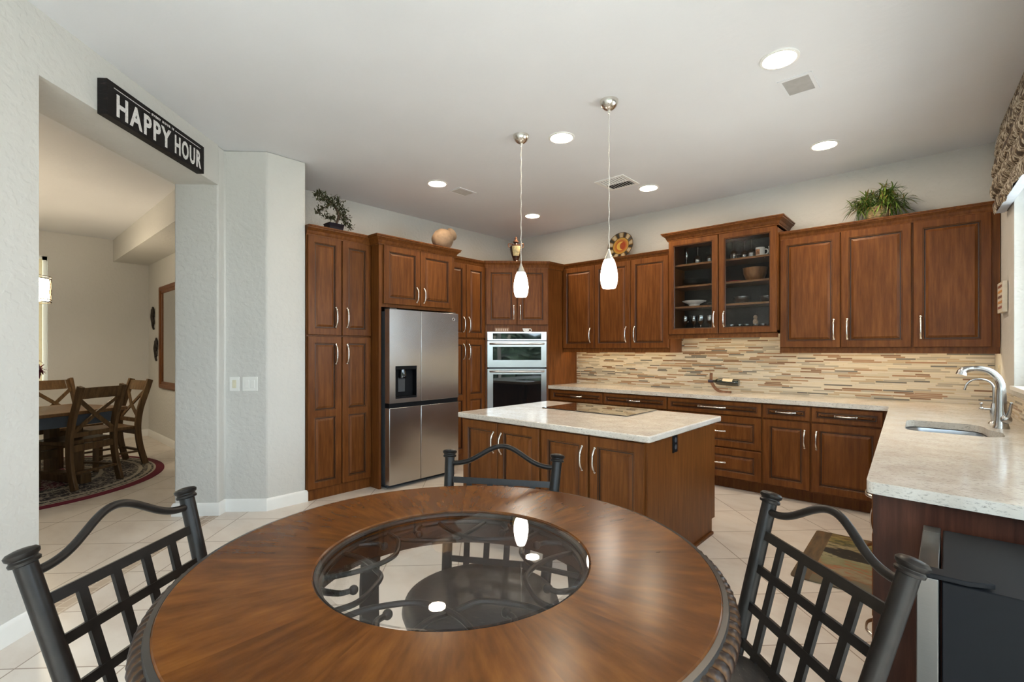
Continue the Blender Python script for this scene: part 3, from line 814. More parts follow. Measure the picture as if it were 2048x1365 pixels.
bd = obj('badge', MB().lathe([(.017, 0), (.017, .003), (.015, .004), (.013, .003), (.0, .003)], (FW - .07, -.001, 1.70), 24, M=Matrix.Rotation(R(90), 3, 'X')), CHROME, f)
def text(name, body, size, mat, parent, loc, rot, sx=1.0, bold=0.0, ext=0.0008, align='CENTER', space=1.0):
    cu = bpy.data.curves.new(name, 'FONT'); cu.body = body; cu.size = size; cu.extrude = ext; cu.offset = bold
    cu.align_x = align; cu.align_y = 'CENTER'; cu.space_character = space; cu.resolution_u = 3
    cu.materials.append(mat)
    o = bpy.data.objects.new(name, cu); COL.objects.link(o); o.parent = parent; o.location = loc; o.rotation_euler = rot; o.scale = (sx, 1, 1)
    bpy.context.view_layer.update()
    me = bpy.data.meshes.new_from_object(o.evaluated_get(bpy.context.evaluated_depsgraph_get()))
    bpy.data.objects.remove(o)
    return obj(name, me, None, parent, loc=loc, rot=rot)
text('lettering', 'LG', .030, CHROME, f, (FW - .035, -.001, 1.70), (R(90), 0, 0), 1, .0006)

# ---------------------------------------------------------------- ovens
f = thing('wall_oven', 'stainless microwave over oven combination in the corner tower', 'oven', (0.66 + .035 * .70711, -1.215 + .035 * .70711, 0), 45)
f.location = (0.66, -1.215, 0)
ox0, ox1 = .026, .774
WGLASS = BLACKGLASS
obj('housing', MB().box(ox0 + .015, .0, .43, ox1 - .015, .54, 1.585), DARKGREY, f)
def framed(name, z0, z1, gx0, gx1, gz0, gz1, y0=-.030):
    mb = MB()
    mb.box(ox0, y0, z0, gx0, -.001, z1).box(gx1, y0, z0, ox1, -.001, z1).box(gx0, y0, z0, gx1, -.001, gz0).box(gx0, y0, gz1, gx1, -.001, z1)
    o = obj(name, mb, STEEL2, f)
    obj('pane', MB().box(gx0, y0 + .004, gz0, gx1, -.002, gz1), WGLASS, o)
    return o
def ohandle(par, z):
    pts = [(ox0 + .03 + (ox1 - ox0 - .06) * k / 20, -.034 - .045 * (1 - abs(-1 + k / 10) ** 4), z) for k in range(21)]
    obj('handle', MB().tube(pts, .0125, 12, (0, 0, 1)), STEEL2, par)
framed('control_panel', 1.487, 1.594, .093, .707, 1.503, 1.577)
o = framed('microwave_door', 1.148, 1.476, .093, .707, 1.237, 1.406); ohandle(o, 1.443)
o = framed('oven_door', .440, 1.126, .097, .707, .56, 1.058); ohandle(o, 1.094)
pq = thing('wood_plaque', 'small rust wooden word block on the ledge above the oven', 'plaque', (0.66 + .21 * .70711, -1.215 + .21 * .70711, 1.594), 45)
obj('block', MB().box(-.09, -.028, 0, .09, -.004, .052), wood('rusty_word_block', (.2, .09, .05), (.33, .19, .12), (.45, .3, .22)), pq)
WORD = plain('pale_lettering', (.6, .5, .42), .6)
for k in range(7):
    obj('carved_mark', MB().box(-.078 + k * .023, -.0295, .012, -.066 + k * .023, -.028, .04), WORD, pq)
hs = thing('teacup_ornament', 'small white teacup shaped ornament on the oven ledge', 'ornament', (0.66 + .52 * .70711, -1.215 + .52 * .70711, 1.594), 45)
obj('cup', MB().loops([[(-.05, y, .044), (.035, y, .044), (.028, y, .02), (.012, y, .0), (-.02, y, 0), (-.042, y, .02)] for y in (-.020, -.008)], 0, True, True, True), plain('white_ceramic', (.75, .73, .72), .3, 0, .2, 60), hs)
obj('cup_handle', MB().tube([(.045 + .02 * math.cos(R(a)), -.014, .022 + .018 * math.sin(R(a))) for a in range(0, 360, 30)], .005, 8, (0, 1, 0), True), plain('white_ceramic_handle', (.75, .73, .72), .3), hs)

# ---------------------------------------------------------------- counter: wine bottle on a curved holder
h = thing('bottle_holder', 'curved copper-brown bottle holder standing on the back counter', 'bottle holder', (3.2, -.25, .9142))
pts = smoothpts([(-.075, 0, .205), (-.077, 0, .16), (-.075, 0, .115), (-.055, 0, .07), (-.02, 0, .03), (.03, 0, .008), (.08, 0, .006), (.13, 0, .008)], 5)
COPPER = plain('aged_copper', (.20, .095, .05), .4, .25, .35, 30)
obj('stand', MB().bar(pts, .030, .008, (0, 1, 0.01)), COPPER, h)
tag_b = obj('wine_bottle', MB().lathe([(.0, 0), (.034, .002), (.037, .010), (.037, .19), (.030, .22), (.016, .245), (.0145, .255), (.0145, .30), (.016, .302), (.016, .312), (0, .314)], n=28),
            plain('dark_bottle_glass', (.008, .012, .008), .06, 0, .1, coat=1.0), loc=(3.408, -.25, 1.023), rot=(0, R(-88.5), 0))
tag(tag_b, 'dark wine bottle lying in the copper holder on the back counter', 'bottle')
obj('bottle_label', MB().loops([[(.0375 * math.cos(R(a)), .0375 * math.sin(R(a)), z) for a in range(-75, 76, 10)] for z in (.06, .16)], 0, False), plain('paper_label', (.72, .60, .42), .6), tag_b, rot=(0, 0, 0))
obj('capsule', MB().lathe([(.0155, .262), (.0155, .30), (.0168, .302), (.0168, .313), (0, .3145)], n=20), plain('purple_foil', (.03, .015, .03), .35), tag_b)

# ---------------------------------------------------------------- lights in the ceiling
DIFF = emit('lamp_diffuser', WARM, DOWNLIGHT)
def downlight_build():
    t = thing('recessed_light', 'x', 'ceiling light', (0, 0, CH), 0, 'recessed lights in the kitchen ceiling')
    obj('trim_ring', MB().lathe([(.104, 0), (.103, -.006), (.088, -.008), (.083, -.003), (.083, 0)], n=40, cap=False), WHITE, t)
    obj('diffuser', MB().lathe([(.083, -.0025), (.05, -.004), (0.001, -.0045)], n=40, cap=False).loops([arc((0, 0), .083, 0, 360, 40, -.0005)[:-1], arc((0, 0), .083, 0, 360, 40, -.0025)[:-1]], 0), DIFF, t)
    return t
spots = [(4.285, -2.41, 'large near recessed light beside the square ceiling speaker'), (2.735, -2.42, 'recessed ceiling light between the two pendant canopies'),
         (4.255, -.857, 'recessed ceiling light nearest the window blind and plant'), (1.175, -2.41, 'recessed ceiling light in front of the fridge, beside the pale speaker'),
         (2.70, -.852, 'recessed ceiling light beside the louvered air vent'), (1.14, -.86, 'farthest recessed ceiling light, above the corner oven')]
d0 = downlight_build()
for i, (x, y, lb) in enumerate(spots):
    o = d0 if i == 0 else copy_tree(d0, (x, y, CH))
    o.location = (x, y, CH); o['label'] = lb

SHADE = emit('opal_glass_lit', (1.0, 0.90, 0.76), PENDANT)
CORD = plain('clear_pendant_cord', (.62, .60, .55), .3)
def pendant_build():
    t = thing('pendant_lamp', 'x', 'pendant lamp', (0, 0, CH), 0, 'pendant lamps over the island')
    obj('canopy', MB().lathe([(.062, 0), (.060, -.018), (.050, -.040), (.030, -.058), (.010, -.064), (.007, -.085), (.004, -.09)], n=32), NICKEL, t)
    obj('cord', MB().tube([(.0018 * math.cos(k * .9), .0018 * math.sin(k * .9), -.085 - .945 * k / 60) for k in range(61)], .0032, 6), CORD, t)
    obj('socket_cap', MB().lathe([(.006, -1.005), (.010, -1.02), (.020, -1.045), (.031, -1.072), (.032, -1.076)], n=24), NICKEL, t)
    prof = [(.030, -1.072), (.040, -1.095), (.050, -1.13), (.0575, -1.18), (.058, -1.20), (.054, -1.235), (.046, -1.262), (.040, -1.27), (.0, -1.27)]
    obj('lamp_shade', MB().lathe(prof, n=32, cap=False), SHADE, t)
    return t
p0 = pendant_build(); p0.location = (3.308, -2.66, CH); p0['label'] = 'right pendant lamp with white glass shade, nearer the window counter'
copy_tree(p0, (2.52, -2.662, CH), None, 'left pendant lamp with white glass shade, nearer the fridge')

def speaker(x0, y0, x1, y1, lb, grille):
    t = thing('ceiling_speaker', lb, 'speaker', ((x0 + x1) / 2, (y0 + y1) / 2, CH))
    a, b = (x1 - x0) / 2, (y1 - y0) / 2
    mb = MB().box(-a, -b, -.006, a, -b + .022, 0).box(-a, b - .022, -.006, a, b, 0).box(-a, -b + .022, -.006, -a + .022, b - .022, 0).box(a - .022, -b + .022, -.006, a, b - .022, 0)
    obj('frame', mb, CEIL, t); obj('grille', MB().box(-a + .022, -b + .022, -.004, a - .022, b - .022, 0), grille, t)
speaker(4.21, -2.15, 4.40, -1.90, 'square in-ceiling speaker with grey grille beside the near recessed light', plain('grey_speaker_grille', (.42, .41, .40), .6, bmp=.4, bs=900))
speaker(1.08, -2.185, 1.265, -1.95, 'square in-ceiling speaker with pale grille above the fridge', plain('pale_speaker_grille', (.55, .55, .54), .6, bmp=.4, bs=900))
t = thing('air_vent', 'white louvered ceiling air vent with dark slots', 'vent', (2.535, -1.21, CH))
obj('frame', MB().box(-.16, -.17, -.007, .16, -.14, 0).box(-.16, .14, -.007, .16, .17, 0).box(-.16, -.14, -.007, -.13, .14, 0).box(.13, -.14, -.007, .16, .14, 0).box(-.13, -.012, -.007, .13, .012, 0), WHITE, t)
obj('duct', MB().box(-.13, -.14, -.001, .13, .14, 0), BLACK, t)
for k in range(9):
    x = -.115 + k * .0285
    for s in (-1, 1):
        obj('slat', MB().bar([(x, s * .013, -.005), (x, s * .139, -.005)], .014, .0015, (.5 * s, 0, 1)), WHITE, t)

# ---------------------------------------------------------------- sign over the opening
sg = thing('wall_sign', 'black HAPPY HOUR box sign on the wall over the wide opening', 'sign', (1.145 + .0, -4.71 - .0, 2.71), 135)
# local X runs to the right seen from the kitchen (towards A), front faces -Y local
sg.location = (1.0885 + .0, -4.7385, 2.708)
def signmat():
    m, nt, b = newmat('weathered_black_board')
    n = noise(nt, coords(nt, 'Object', (6, 6, 60)), 3, 5, .7)
    nt.links.new(ramp(nt, n, [(.3, (.006, .006, .007)), (.6, (.012, .010, .010)), (.74, (.07, .05, .045)), (.85, (.02, .016, .016))]), b.inputs['Base Color']); setin(b, Roughness=.7); b.inputs['Specular IOR Level'].default_value = .2
    return m
obj('board', MB().box(-.47, -.055, 0, .47, 0, .205), signmat(), sg, bevel=.002)
def inkmat():
    m, nt, b = newmat('worn_white_ink')
    n = noise(nt, coords(nt, 'Object'), 70, 4, .7)
    nt.links.new(ramp(nt, n, [(.32, (.16, .15, .15)), (.42, (.66, .64, .63))]), b.inputs['Base Color']); setin(b, Roughness=.6)
    return m
INK = inkmat()
rt = (R(90), 0, 0)
def fit(o, x0, x1, z0, z1):
    bpy.context.view_layer.update()
    bb = [Vector(q) for q in o.bound_box]
    wx0, wx1 = min(q.x for q in bb), max(q.x for q in bb); wy0, wy1 = min(q.y for q in bb), max(q.y for q in bb)
    sx, sy = (x1 - x0) / (wx1 - wx0), (z1 - z0) / (wy1 - wy0)
    o.scale = (sx, sy, 1); o.location.x = x0 - wx0 * sx; o.location.z = z0 - wy0 * sy
t1 = text('lettering', 'HAPPY', .15, INK, sg, (0, -.056, .09), rt, 1, .0045, space=1.22); fit(t1, -.40, .085, .020, .150)
t2 = text('lettering', 'HOUR', .15, INK, sg, (0, -.056, .09), rt, 1, .0045, space=1.22); fit(t2, .125, .43, .020, .150)
t3 = text('lettering', 'EVERY HOUR IS', .02, INK, sg, (0, -.056, .175), rt, 1, .0008, space=1.5); fit(t3, -.105, .115, .169, .184)
obj('rule_line', MB().box(-.42, -.0562, .173, -.12, -.055, .177), INK, sg); obj('rule_line', MB().box(.13, -.0562, .173, .42, -.055, .177), INK, sg)

# ---------------------------------------------------------------- switches and outlets
def switch(cx, cy, z, wd, n, lb, rz):
    t = thing('light_switch', lb, 'light switch', (cx, cy, z), rz)
    obj('plate', MB().box(-wd / 2, -.006, -.06, wd / 2, 0, .06), PLASTIC, t, bevel=.002)
    for k in range(n):
        x = (k - (n - 1) / 2) * .046
        obj('rocker', MB().box(x - .016, -.010, -.034, x + .016, -.006, .034), PLASTIC if n > 1 else plain('ivory_plastic', (.72, .68, .52), .35), t, bevel=.002)
switch(.5385, -4.0705, 1.076, .080, 1, 'narrow single wall switch with ivory dimmer, left of the pair', 45)
switch(.629, -3.98, 1.076, .125, 2, 'wider double rocker wall switch plate, right of the pair', 45)
t = thing('power_outlet', 'cream power outlet on the window wall near the corner', 'outlet', (RX, -.25, 1.19), -90)
skew(t)
obj('plate', MB().box(-.036, -.006, -.058, .036, 0, .058), plain('cream_plastic', (.70, .63, .48), .4), t, bevel=.002)
obj('socket', MB().box(-.016, -.009, -.034, .016, -.006, .034), plain('cream_plastic_face', (.66, .59, .45), .4), t, bevel=.002)
t = thing('wall_plaque', 'small cream plaque with coloured rows hung beside the window', 'plaque', (RX, -.53, 1.745), -90)
skew(t)
obj('board', MB().box(-.118, -.030, -.11, .118, -.004, .11), plain('cream_board', (.66, .60, .50), .6), t, bevel=.002)
for k, cc in enumerate(((.25, .10, .06), (.55, .28, .10), (.22, .12, .10), (.6, .30, .12), (.3, .12, .10))):
    obj('coloured_row', MB().box(-.09, -.0312, .07 - k * .038, .09, -.030, .088 - k * .038), plain('row_paint_%d' % k, cc, .6), t)

# ---------------------------------------------------------------- roman shade valance at the sink window
def valmat():
    m, nt, b = newmat('paisley_valance_fabric')
    v = coords(nt, 'Object', (1, 1, 1))
    nz = noise(nt, v, 9, 3, out=1)
    ad = nd(nt, 'ShaderNodeVectorMath', operation='MULTIPLY_ADD'); nt.links.new(nz, ad.inputs[0]); ad.inputs[1].default_value = (.25, .25, .25); nt.links.new(v, ad.inputs[2])
    wv = nd(nt, 'ShaderNodeTexWave', wave_type='RINGS'); wv.inputs['Scale'].default_value = 2.6; wv.inputs['Distortion'].default_value = 11; wv.inputs['Detail Scale'].default_value = 3; wv.inputs['Detail'].default_value = 2
    nt.links.new(ad.outputs[0], wv.inputs['Vector'])
    nt.links.new(ramp(nt, wv.outputs['Color'], [(.05, (.035, .022, .014)), (.3, (.14, .095, .05)), (.55, (.36, .32, .25)), (.8, (.52, .49, .42)), (.95, (.11, .08, .05))]), b.inputs['Base Color'])
    setin(b, Roughness=.85)
    return m
t = thing('window_valance', 'patterned brown and cream roman shade with stacked folds over the sink window', 'window shade', (RX, -.60, 2.35), 0)
skew(t)
mb = MB(); prof = []
tiers = [(-.015, .41), (-.05, .385), (-.085, .335), (-.092, .285), (-.062, .262), (-.105, .235), (-.112, .185), (-.075, .162), (-.12, .135), (-.122, .085), (-.085, .065), (-.105, .04), (-.095, 0), (-.088, 0), (-.08, .06), (-.012, .10)]
pr = smoothpts([(a * .72, 0, b * 1.45) for a, b in tiers], 4)
L = []
for k in range(41):
    y = -2.25 * k / 40; wv = .006 * math.sin(k * 1.7) ; sag = .012 * math.sin(k * .55)
    L.append([(p[0] + wv * (1 if p[0] < -.03 else 0), y, p[2] + sag * (1 - p[2] / .65)) for p in pr])
mb.loops(L, 0, False)
obj('shade_fabric', mb, valmat(), t, smooth=80)
obj('shade_lining', MB().box(-.012, -2.248, .0, -.008, -.002, .58).box(-.060, -2.248, -.003, -.012, -.002, .0), plain('white_lining', (.42, .46, .52), .8), t)
obj('headrail', MB().box(-.04, -2.25, .56, -.001, 0, .61), valmat(), t)

# ---------------------------------------------------------------- decor on top of the cabinets
TOPZ = 2.4902
# bonsai
t = thing('bonsai_tree', 'small windswept bonsai in a black pot on the pantry top', 'plant', (.62, -3.225, TOPZ), 0)
POTB = plain('black_glazed_pot', (.012, .014, .025), .15, coat=.6)
L = [[(sx * x, sy * y, z) for sx, sy in ((-1, -1), (1, -1), (1, 1), (-1, 1))] for x, y, z in ((.045, .06, 0), (.048, .064, .012), (.058, .075, .075), (.064, .08, .083), (.056, .072, .083), (.052, .068, .07))]
obj('pot', MB().loops(L, 0, True, True, True), POTB, t)
trunk = smoothpts([(0, .01, .07), (0, .035, .12), (0, .045, .18), (0, .02, .24), (0, -.02, .29), (0, -.08, .31), (0, -.14, .29)], 5)
BARK = plain('bonsai_bark', (.09, .055, .035), .8, bmp=.3)
mb = MB().tube(trunk, .011, 8, (1, 0, 0), scale=[1.2 - .85 * i / (len(trunk) - 1) for i in range(len(trunk))])
branches = [[(0, .045, .17), (.01, .09, .15), (0, .14, .11), (0, .17, .09)], [(0, .03, .21), (-.01, .09, .20), (0, .15, .17)], [(0, .03, .12), (.01, -.03, .14), (0, -.09, .14)],
            [(0, -.02, .29), (.03, -.06, .26), (.02, -.13, .20), (0, -.17, .16)], [(0, 0, .27), (-.03, -.06, .33), (0, -.15, .35), (0, -.18, .33)], [(0, .01, .25), (.02, .04, .30), (0, .02, .345)], [(0, .03, .22), (.0, .08, .26), (0, .10, .22)]]
for b in branches: mb.tube(smoothpts(b, 4), .004, 6, (1, 0, 0))
obj('trunk', mb, BARK, t)
mb = MB(); rr = random.Random(3)
def leaf(mb, p, d, L_, w, mi=0, droop=0.0, n=3, zmin=None):
    p = Vector(p); d = Vector(d).normalized()
    sd = d.cross(Vector((0, 0, 1)));
    if sd.length < .05: sd = Vector((1, 0, 0))
    sd.normalize(); rows = []
    for k in range(n + 1):
        t_ = k / n; q = p + d * (L_ * t_) + Vector((0, 0, -droop * t_ * t_ * L_))
        ww = w * (math.sin(PI * min(1, .12 + .88 * t_)) if k < n else .05)
        if zmin is not None and q.z < zmin and q.y > -.16: q.z = zmin
        rows.append([q - sd * ww, q + sd * ww])
    vs = [v for r_ in rows for v in r_]
    mb.add(vs, [(2 * k, 2 * k + 1, 2 * k + 3, 2 * k + 2) for k in range(n)], mi)
for b in branches + [trunk[14:]]:
    pts = smoothpts(b, 5) if len(b) < 6 else b
    for p in pts[2:]:
        for _ in range(13):
            q = (p[0] + rr.gauss(0, .014), p[1] + rr.gauss(0, .016), p[2] + rr.gauss(0, .014))
            leaf(mb, q, (rr.gauss(0, 1), rr.gauss(0, 1), rr.gauss(.2, .8)), .026, .006)
obj('foliage', mb, plain('bonsai_leaf', (.055, .062, .022), .5, 0, .4, 40), t, smooth=0)
# clay jar lying tilted
t = thing('clay_jar', 'round tan clay jar tilted on its side above the fridge', 'jar', (.78, -2.01, TOPZ), 0)
CLAY = plain('rough_terracotta', (.27, .185, .12), .8, 0, .3, 12, bmp=.25, bs=60)
Mx = Matrix.Rotation(R(-58), 3, 'X')
prof = [(.0, -.118), (.05, -.112), (.095, -.08), (.12, -.02), (.118, .03), (.095, .075), (.065, .10), (.052, .112), (.056, .135), (.075, .155), (.069, .157), (.045, .13), (.04, .10)]
obj('jar_body', MB().lathe(prof, (0, 0, .121), 32, M=Mx), CLAY, t)
obj('prop_foot', MB().lathe([(.016, 0), (.012, .02), (.014, .03)], (.055, .055, 0), 12), plain('white_peg', (.7, .62, .5), .5), t)
# urn
t = thing('lidded_urn', 'dark bronze two-handled lidded urn with cream panel above the corner oven', 'urn', (.885, -.885, TOPZ), 45)
DBR = plain('dark_bronze_glaze', (.055, .026, .018), .2, .3, .4, 20, coat=.4)
prof = [(.046, 0), (.044, .012), (.034, .025), (.042, .05), (.066, .11), (.080, .17), (.078, .20), (.055, .222), (.030, .23), (.024, .245), (.028, .25), (.024, .252)]
obj('body', MB().lathe(prof, n=28), DBR, t)
obj('lid', MB().lathe([(.026, .252), (.036, .258), (.038, .266), (.026, .282), (.016, .29), (.014, .30), (.018, .308), (.012, .318), (.006, .33), (.001, .335)], n=24), plain('copper_lid', (.22, .10, .06), .25, .6), t)
L = []
for p_r, p_z in [(.055, .08), (.0668, .11), (.0808, .17), (.0788, .20)]:
    L.append([(p_r * math.sin(R(a)), -p_r * math.cos(R(a)), p_z) for a in range(-40, 41, 8)])
obj('painted_panel', MB().loops(L, 0, False), plain('cream_painted_panel', (.55, .45, .24), .4, 0, .35, 40), t)
for s in (-1, 1):
    obj('handle', MB().tube(smoothpts([(s * .072, 0, .19), (s * .092, 0, .20), (s * .10, 0, .225), (s * .085, 0, .245), (s * .055, 0, .236), (s * .030, 0, .228)], 4), .0055, 8, (0, 1, 0)), plain('copper_handle', (.25, .11, .06), .25, .7), t)
# plate
def platemat():
    m, nt, b = newmat('painted_plate_glaze')
    co = nd(nt, 'ShaderNodeTexCoord'); sx = nd(nt, 'ShaderNodeSeparateXYZ'); nt.links.new(co.outputs['Object'], sx.inputs[0])
    X, Z = sx.outputs[0], sx.outputs[1]
    r = math_(nt, 'SQRT', math_(nt, 'ADD', math_(nt, 'MULTIPLY', X, X), math_(nt, 'MULTIPLY', Z, Z)))
    a = math_(nt, 'ARCTAN2', Z, X)
    sct = math_(nt, 'SINE', math_(nt, 'MULTIPLY', a, 9.0))
    rim = ramp(nt, math_(nt, 'ADD', math_(nt, 'MULTIPLY', sct, .5), .5), [(.15, (.03, .024, .016)), (.45, (.22, .12, .03)), (.6, (.36, .26, .14)), (.9, (.46, .37, .23))])
    cen = ramp(nt, math_(nt, 'DIVIDE', r, .11), [(.0, (.30, .07, .02)), (.5, (.34, .05, .015)), (.72, (.45, .17, .03)), (.9, (.50, .28, .04)), (1.0, (.06, .03, .015))])
    dx = math_(nt, 'SUBTRACT', X, .035); r2 = math_(nt, 'SQRT', math_(nt, 'ADD', math_(nt, 'MULTIPLY', dx, dx), math_(nt, 'MULTIPLY', Z, Z)))
    cres = math_(nt, 'MULTIPLY', math_(nt, 'LESS_THAN', r, .058), math_(nt, 'GREATER_THAN', r2, .050))
    m1 = nd(nt, 'ShaderNodeMix', data_type='RGBA'); nt.links.new(cres, m1.inputs[0]); nt.links.new(cen, m1.inputs[6]); m1.inputs[7].default_value = (.62, .38, .06, 1)
    m2 = nd(nt, 'ShaderNodeMix', data_type='RGBA'); nt.links.new(math_(nt, 'GREATER_THAN', r, .112), m2.inputs[0]); nt.links.new(m1.outputs[2], m2.inputs[6]); nt.links.new(rim, m2.inputs[7])
    m3 = nd(nt, 'ShaderNodeMix', data_type='RGBA'); nt.links.new(math_(nt, 'GREATER_THAN', r, .166), m3.inputs[0]); nt.links.new(m2.outputs[2], m3.inputs[6]); m3.inputs[7].default_value = (.05, .03, .02, 1)
    nt.links.new(m3.outputs[2], b.inputs['Base Color']); setin(b, Roughness=.12); b.inputs['Coat Weight'].default_value = .6
    return m
pl = obj('decorative_plate', MB().lathe([(.001, .0), (.09, .001), (.11, .006), (.14, .014), (.172, .022), (.173, .018), (.14, .008), (.10, -.004), (.001, -.005)], n=56, cap=False), platemat(), loc=(1.985, -.155, 2.662), rot=(R(78), 0, R(2)))
tag(pl, 'round glazed plate with orange crescent centre leaning on the wall above cabinets', 'plate')
# grassy plant
t = thing('potted_plant', 'bushy grassy green plant in a woven pot on the wall cabinets', 'plant', (4.555, -.215, TOPZ), 0)
mb = MB()
for k in range(9):
    z = .0 + k * .014; r_ = .058 + .02 * math.sin(PI * (k + 1) / 10)
    mb.tube([(r_ * math.cos(R(a)), r_ * math.sin(R(a)), z + .008) for a in range(0, 360, 15)], .0085, 6, (0, 0, 1), True)
mb.lathe([(.05, 0), (.066, .03), (.072, .07), (.06, .125)], n=24)
obj('pot', mb, plain('woven_rattan', (.40, .29, .17), .7, 0, .35, 30, bmp=.3), t)
rr = random.Random(11); leaves = [MB(), MB(), MB()]
for k in range(34):
    a = rr.uniform(0, 2 * PI); e = rr.uniform(-.15, 1.3); L0 = rr.uniform(.10, .20)
    tip = Vector((math.cos(a) * math.cos(e) * L0 * 1.15, math.sin(a) * math.cos(e) * L0 * .75, .13 + math.sin(e) * L0))
    leaves[0].tube(smoothpts([(0, 0, .11), (tip.x * .5, tip.y * .5, .13 + (tip.z - .13) * .7), tuple(tip)], 3), .003, 5)
    for j in range(26):
        d = Vector((rr.gauss(0, 1), rr.gauss(0, .8), rr.gauss(.25, .7))).normalized() + Vector((tip.x, tip.y, 0)) * 3
        if tip.y + d.y * .12 > .17: d.y = -abs(d.y) * .3
        leaf(leaves[rr.choice((0, 0, 1, 1, 2))], tip * rr.uniform(.75, 1.0), d, rr.uniform(.07, .15), rr.uniform(.003, .006), 0, rr.uniform(.2, .8), 4, .006)
for mb_, cc, nm in zip(leaves, ((.05, .12, .016), (.16, .26, .04), (.26, .19, .05)), ('dark_green_blade', 'light_green_blade', 'yellowed_blade')):
    obj('foliage', mb_, plain(nm, cc, .45, 0, .3, 30), t, smooth=0)

# ---------------------------------------------------------------- contents of the glazed cabinet
def wineglass_mesh(h, r, inverted):
    prof = [(.0, 0), (r * .85, .001), (r * .8, .004), (.006, .01), (.004, h * .42), (.008, h * .46), (r * .8, h * .58), (r, h * .75), (r * .86, h), (r * .83, h), (r * .96, h * .75), (r * .75, h * .6), (.004, h * .48)]
    if inverted: prof = [(a, h - b) for a, b in prof]
    return mesh('wine_glass', MB().lathe(prof, n=18, cap=False), CRYSTAL)
def glassrow(me, pts, name, lbl, cat, grp):
    for i, (x, y, z) in enumerate(pts):
        o = obj(name, me, None, loc=(x, y, z)); tag(o, lbl if isinstance(lbl, str) else lbl[i], cat, grp)
S0, S1, S2, S3 = 1.5555, 1.8405, 2.0655, 2.3005
fl = obj('champagne_flute', MB().lathe([(0, 0), (.03, .001), (.028, .004), (.004, .008), (.004, .07), (.02, .10), (.024, .15), (.02, .21), (.018, .21), (.02, .15), (.003, .09)], n=18, cap=False), CRYSTAL, loc=(2.835, -.20, S3))
tag(fl, 'tall champagne flute at the left end of the glass cabinet top shelf', 'glass')
wg = wineglass_mesh(.20, .045, True)
glassrow(wg, [(2.96, -.2, S3), (3.09, -.18, S3), (3.20, -.22, S3), (3.345, -.22, S3), (3.43, -.15, S3), (3.512, -.2, S3)], 'wine_glass',
         ['upside-down wine glass beside the flute on the top shelf', 'upside-down wine glass, middle of the left door top shelf', 'upside-down wine glass, right end of the left door top shelf',
          'upside-down wine glass, left end of the right door top shelf', 'upside-down wine glass, second from left in the right door top shelf', 'upside-down wine glass beside the white mug'], 'glass', 'upside-down wine glasses on the top shelf')
MUG = plain('white_mug_glaze', (.78, .76, .73), .2)
MUGP = plain('mug_print', (.35, .16, .08), .4, 0, .7, 60)
def mug(x, y, z, lb):
    t = thing('mug', lb, 'mug', (x, y, z), 0, 'white mugs in the glass cabinet')
    obj('cup', MB().lathe([(.0, .002), (.036, 0), (.042, .006), (.043, .095), (.040, .096), (.039, .01), (0, .008)], n=28, cap=False), MUG, t)
    obj('handle', MB().tube(smoothpts([(.041, 0, .075), (.062, 0, .072), (.070, 0, .05), (.060, 0, .026), (.041, 0, .024)], 4), .006, 8, (0, 1, 0)), MUG, t)
    obj('print', MB().loops([[(.0436 * math.sin(R(a)), -.0436 * math.cos(R(a)), z_) for a in range(-55, 10, 8)] for z_ in (.02, .075)], 0, False), MUGP, t)
    return t
mug(3.605, -.24, S3, 'white printed mug with handle showing on the top shelf'); mug(3.725, -.24, S3, 'white printed mug cut off by the door frame at the right').rotation_euler = (0, 0, R(110))
def bowl_mesh(name, r, h, mat_, n=32): return mesh(name, MB().lathe([(.0, 0), (r * .5, 0), (r * .75, h * .18), (r * .95, h * .6), (r, h), (r * .96, h), (r * .88, h * .6), (r * .6, h * .15), (0, h * .1)], n=n, cap=False), mat_)
WB = wood('wooden_bowl', (.12, .06, .025), (.20, .10, .045), (.27, .15, .07))
o = obj('wooden_bowl', bowl_mesh('wooden_bowl', .115, .135, WB), None, loc=(3.545, -.20, S2)); tag(o, 'large brown wooden bowl on the second shelf', 'bowl')
o = obj('wooden_bowl', bowl_mesh('wooden_bowl', .058, .11, WB), None, loc=(3.69, -.30, S2 + .0)); tag(o, 'smaller wooden bowl half hidden at the right door edge', 'bowl')
o.location = (3.715, -.11, S2)
RED = plain('red_plastic', (.42, .02, .03), .3)
o = obj('red_bowl', bowl_mesh('red_bowl', .062, .062, RED), None, loc=(3.18, -.2, S2)); tag(o, 'small red bowl on the second shelf behind the left door', 'bowl')
o = obj('red_tray', MB().lathe([(.0, 0), (.07, 0), (.10, .012), (.098, .014), (.07, .004), (0, .003)], n=30, cap=False), RED, loc=(3.345, -.22, S2)); tag(o, 'flat red dish left of the large wooden bowl', 'dish')
PLG = thin_glass('glass_plate_stack', (.80, .83, .85), 0, 10, .05, 2.2)
for k in range(5):
    o = obj('glass_plate', MB().lathe([(.0, 0), (.09, 0), (.135, .016), (.135, .018), (.09, .003), (0, .003)], n=30, cap=False), PLG, loc=(2.93, -.2, S2 + .0005 + k * .014)); tag(o, 'clear glass plate in the stack of five on the second shelf', 'plate', 'stacked clear glass plates')
o = obj('platter', MB().lathe([(.0, .02), (.03, .0), (.05, 0), (.06, .03), (.125, .062), (.127, .066), (.06, .042), (0, .04)], n=36, cap=False), MUG, loc=(2.92, -.2, S1)); tag(o, 'white footed platter on the third shelf', 'platter')
for i, (x, r_, lb) in enumerate(((3.18, .05, 'small clear glass bowl at the right of the white platter'), (3.42, .085, 'wide clear glass bowl behind the right door third shelf'), (3.66, .075, 'deep clear glass bowl at the right end of third shelf'))):
    o = obj('glass_bowl', bowl_mesh('glass_bowl', r_, r_ * .9, PLG), None, loc=(x, -.2, S1)); tag(o, lb, 'bowl')
wg2 = wineglass_mesh(.19, .036, False)
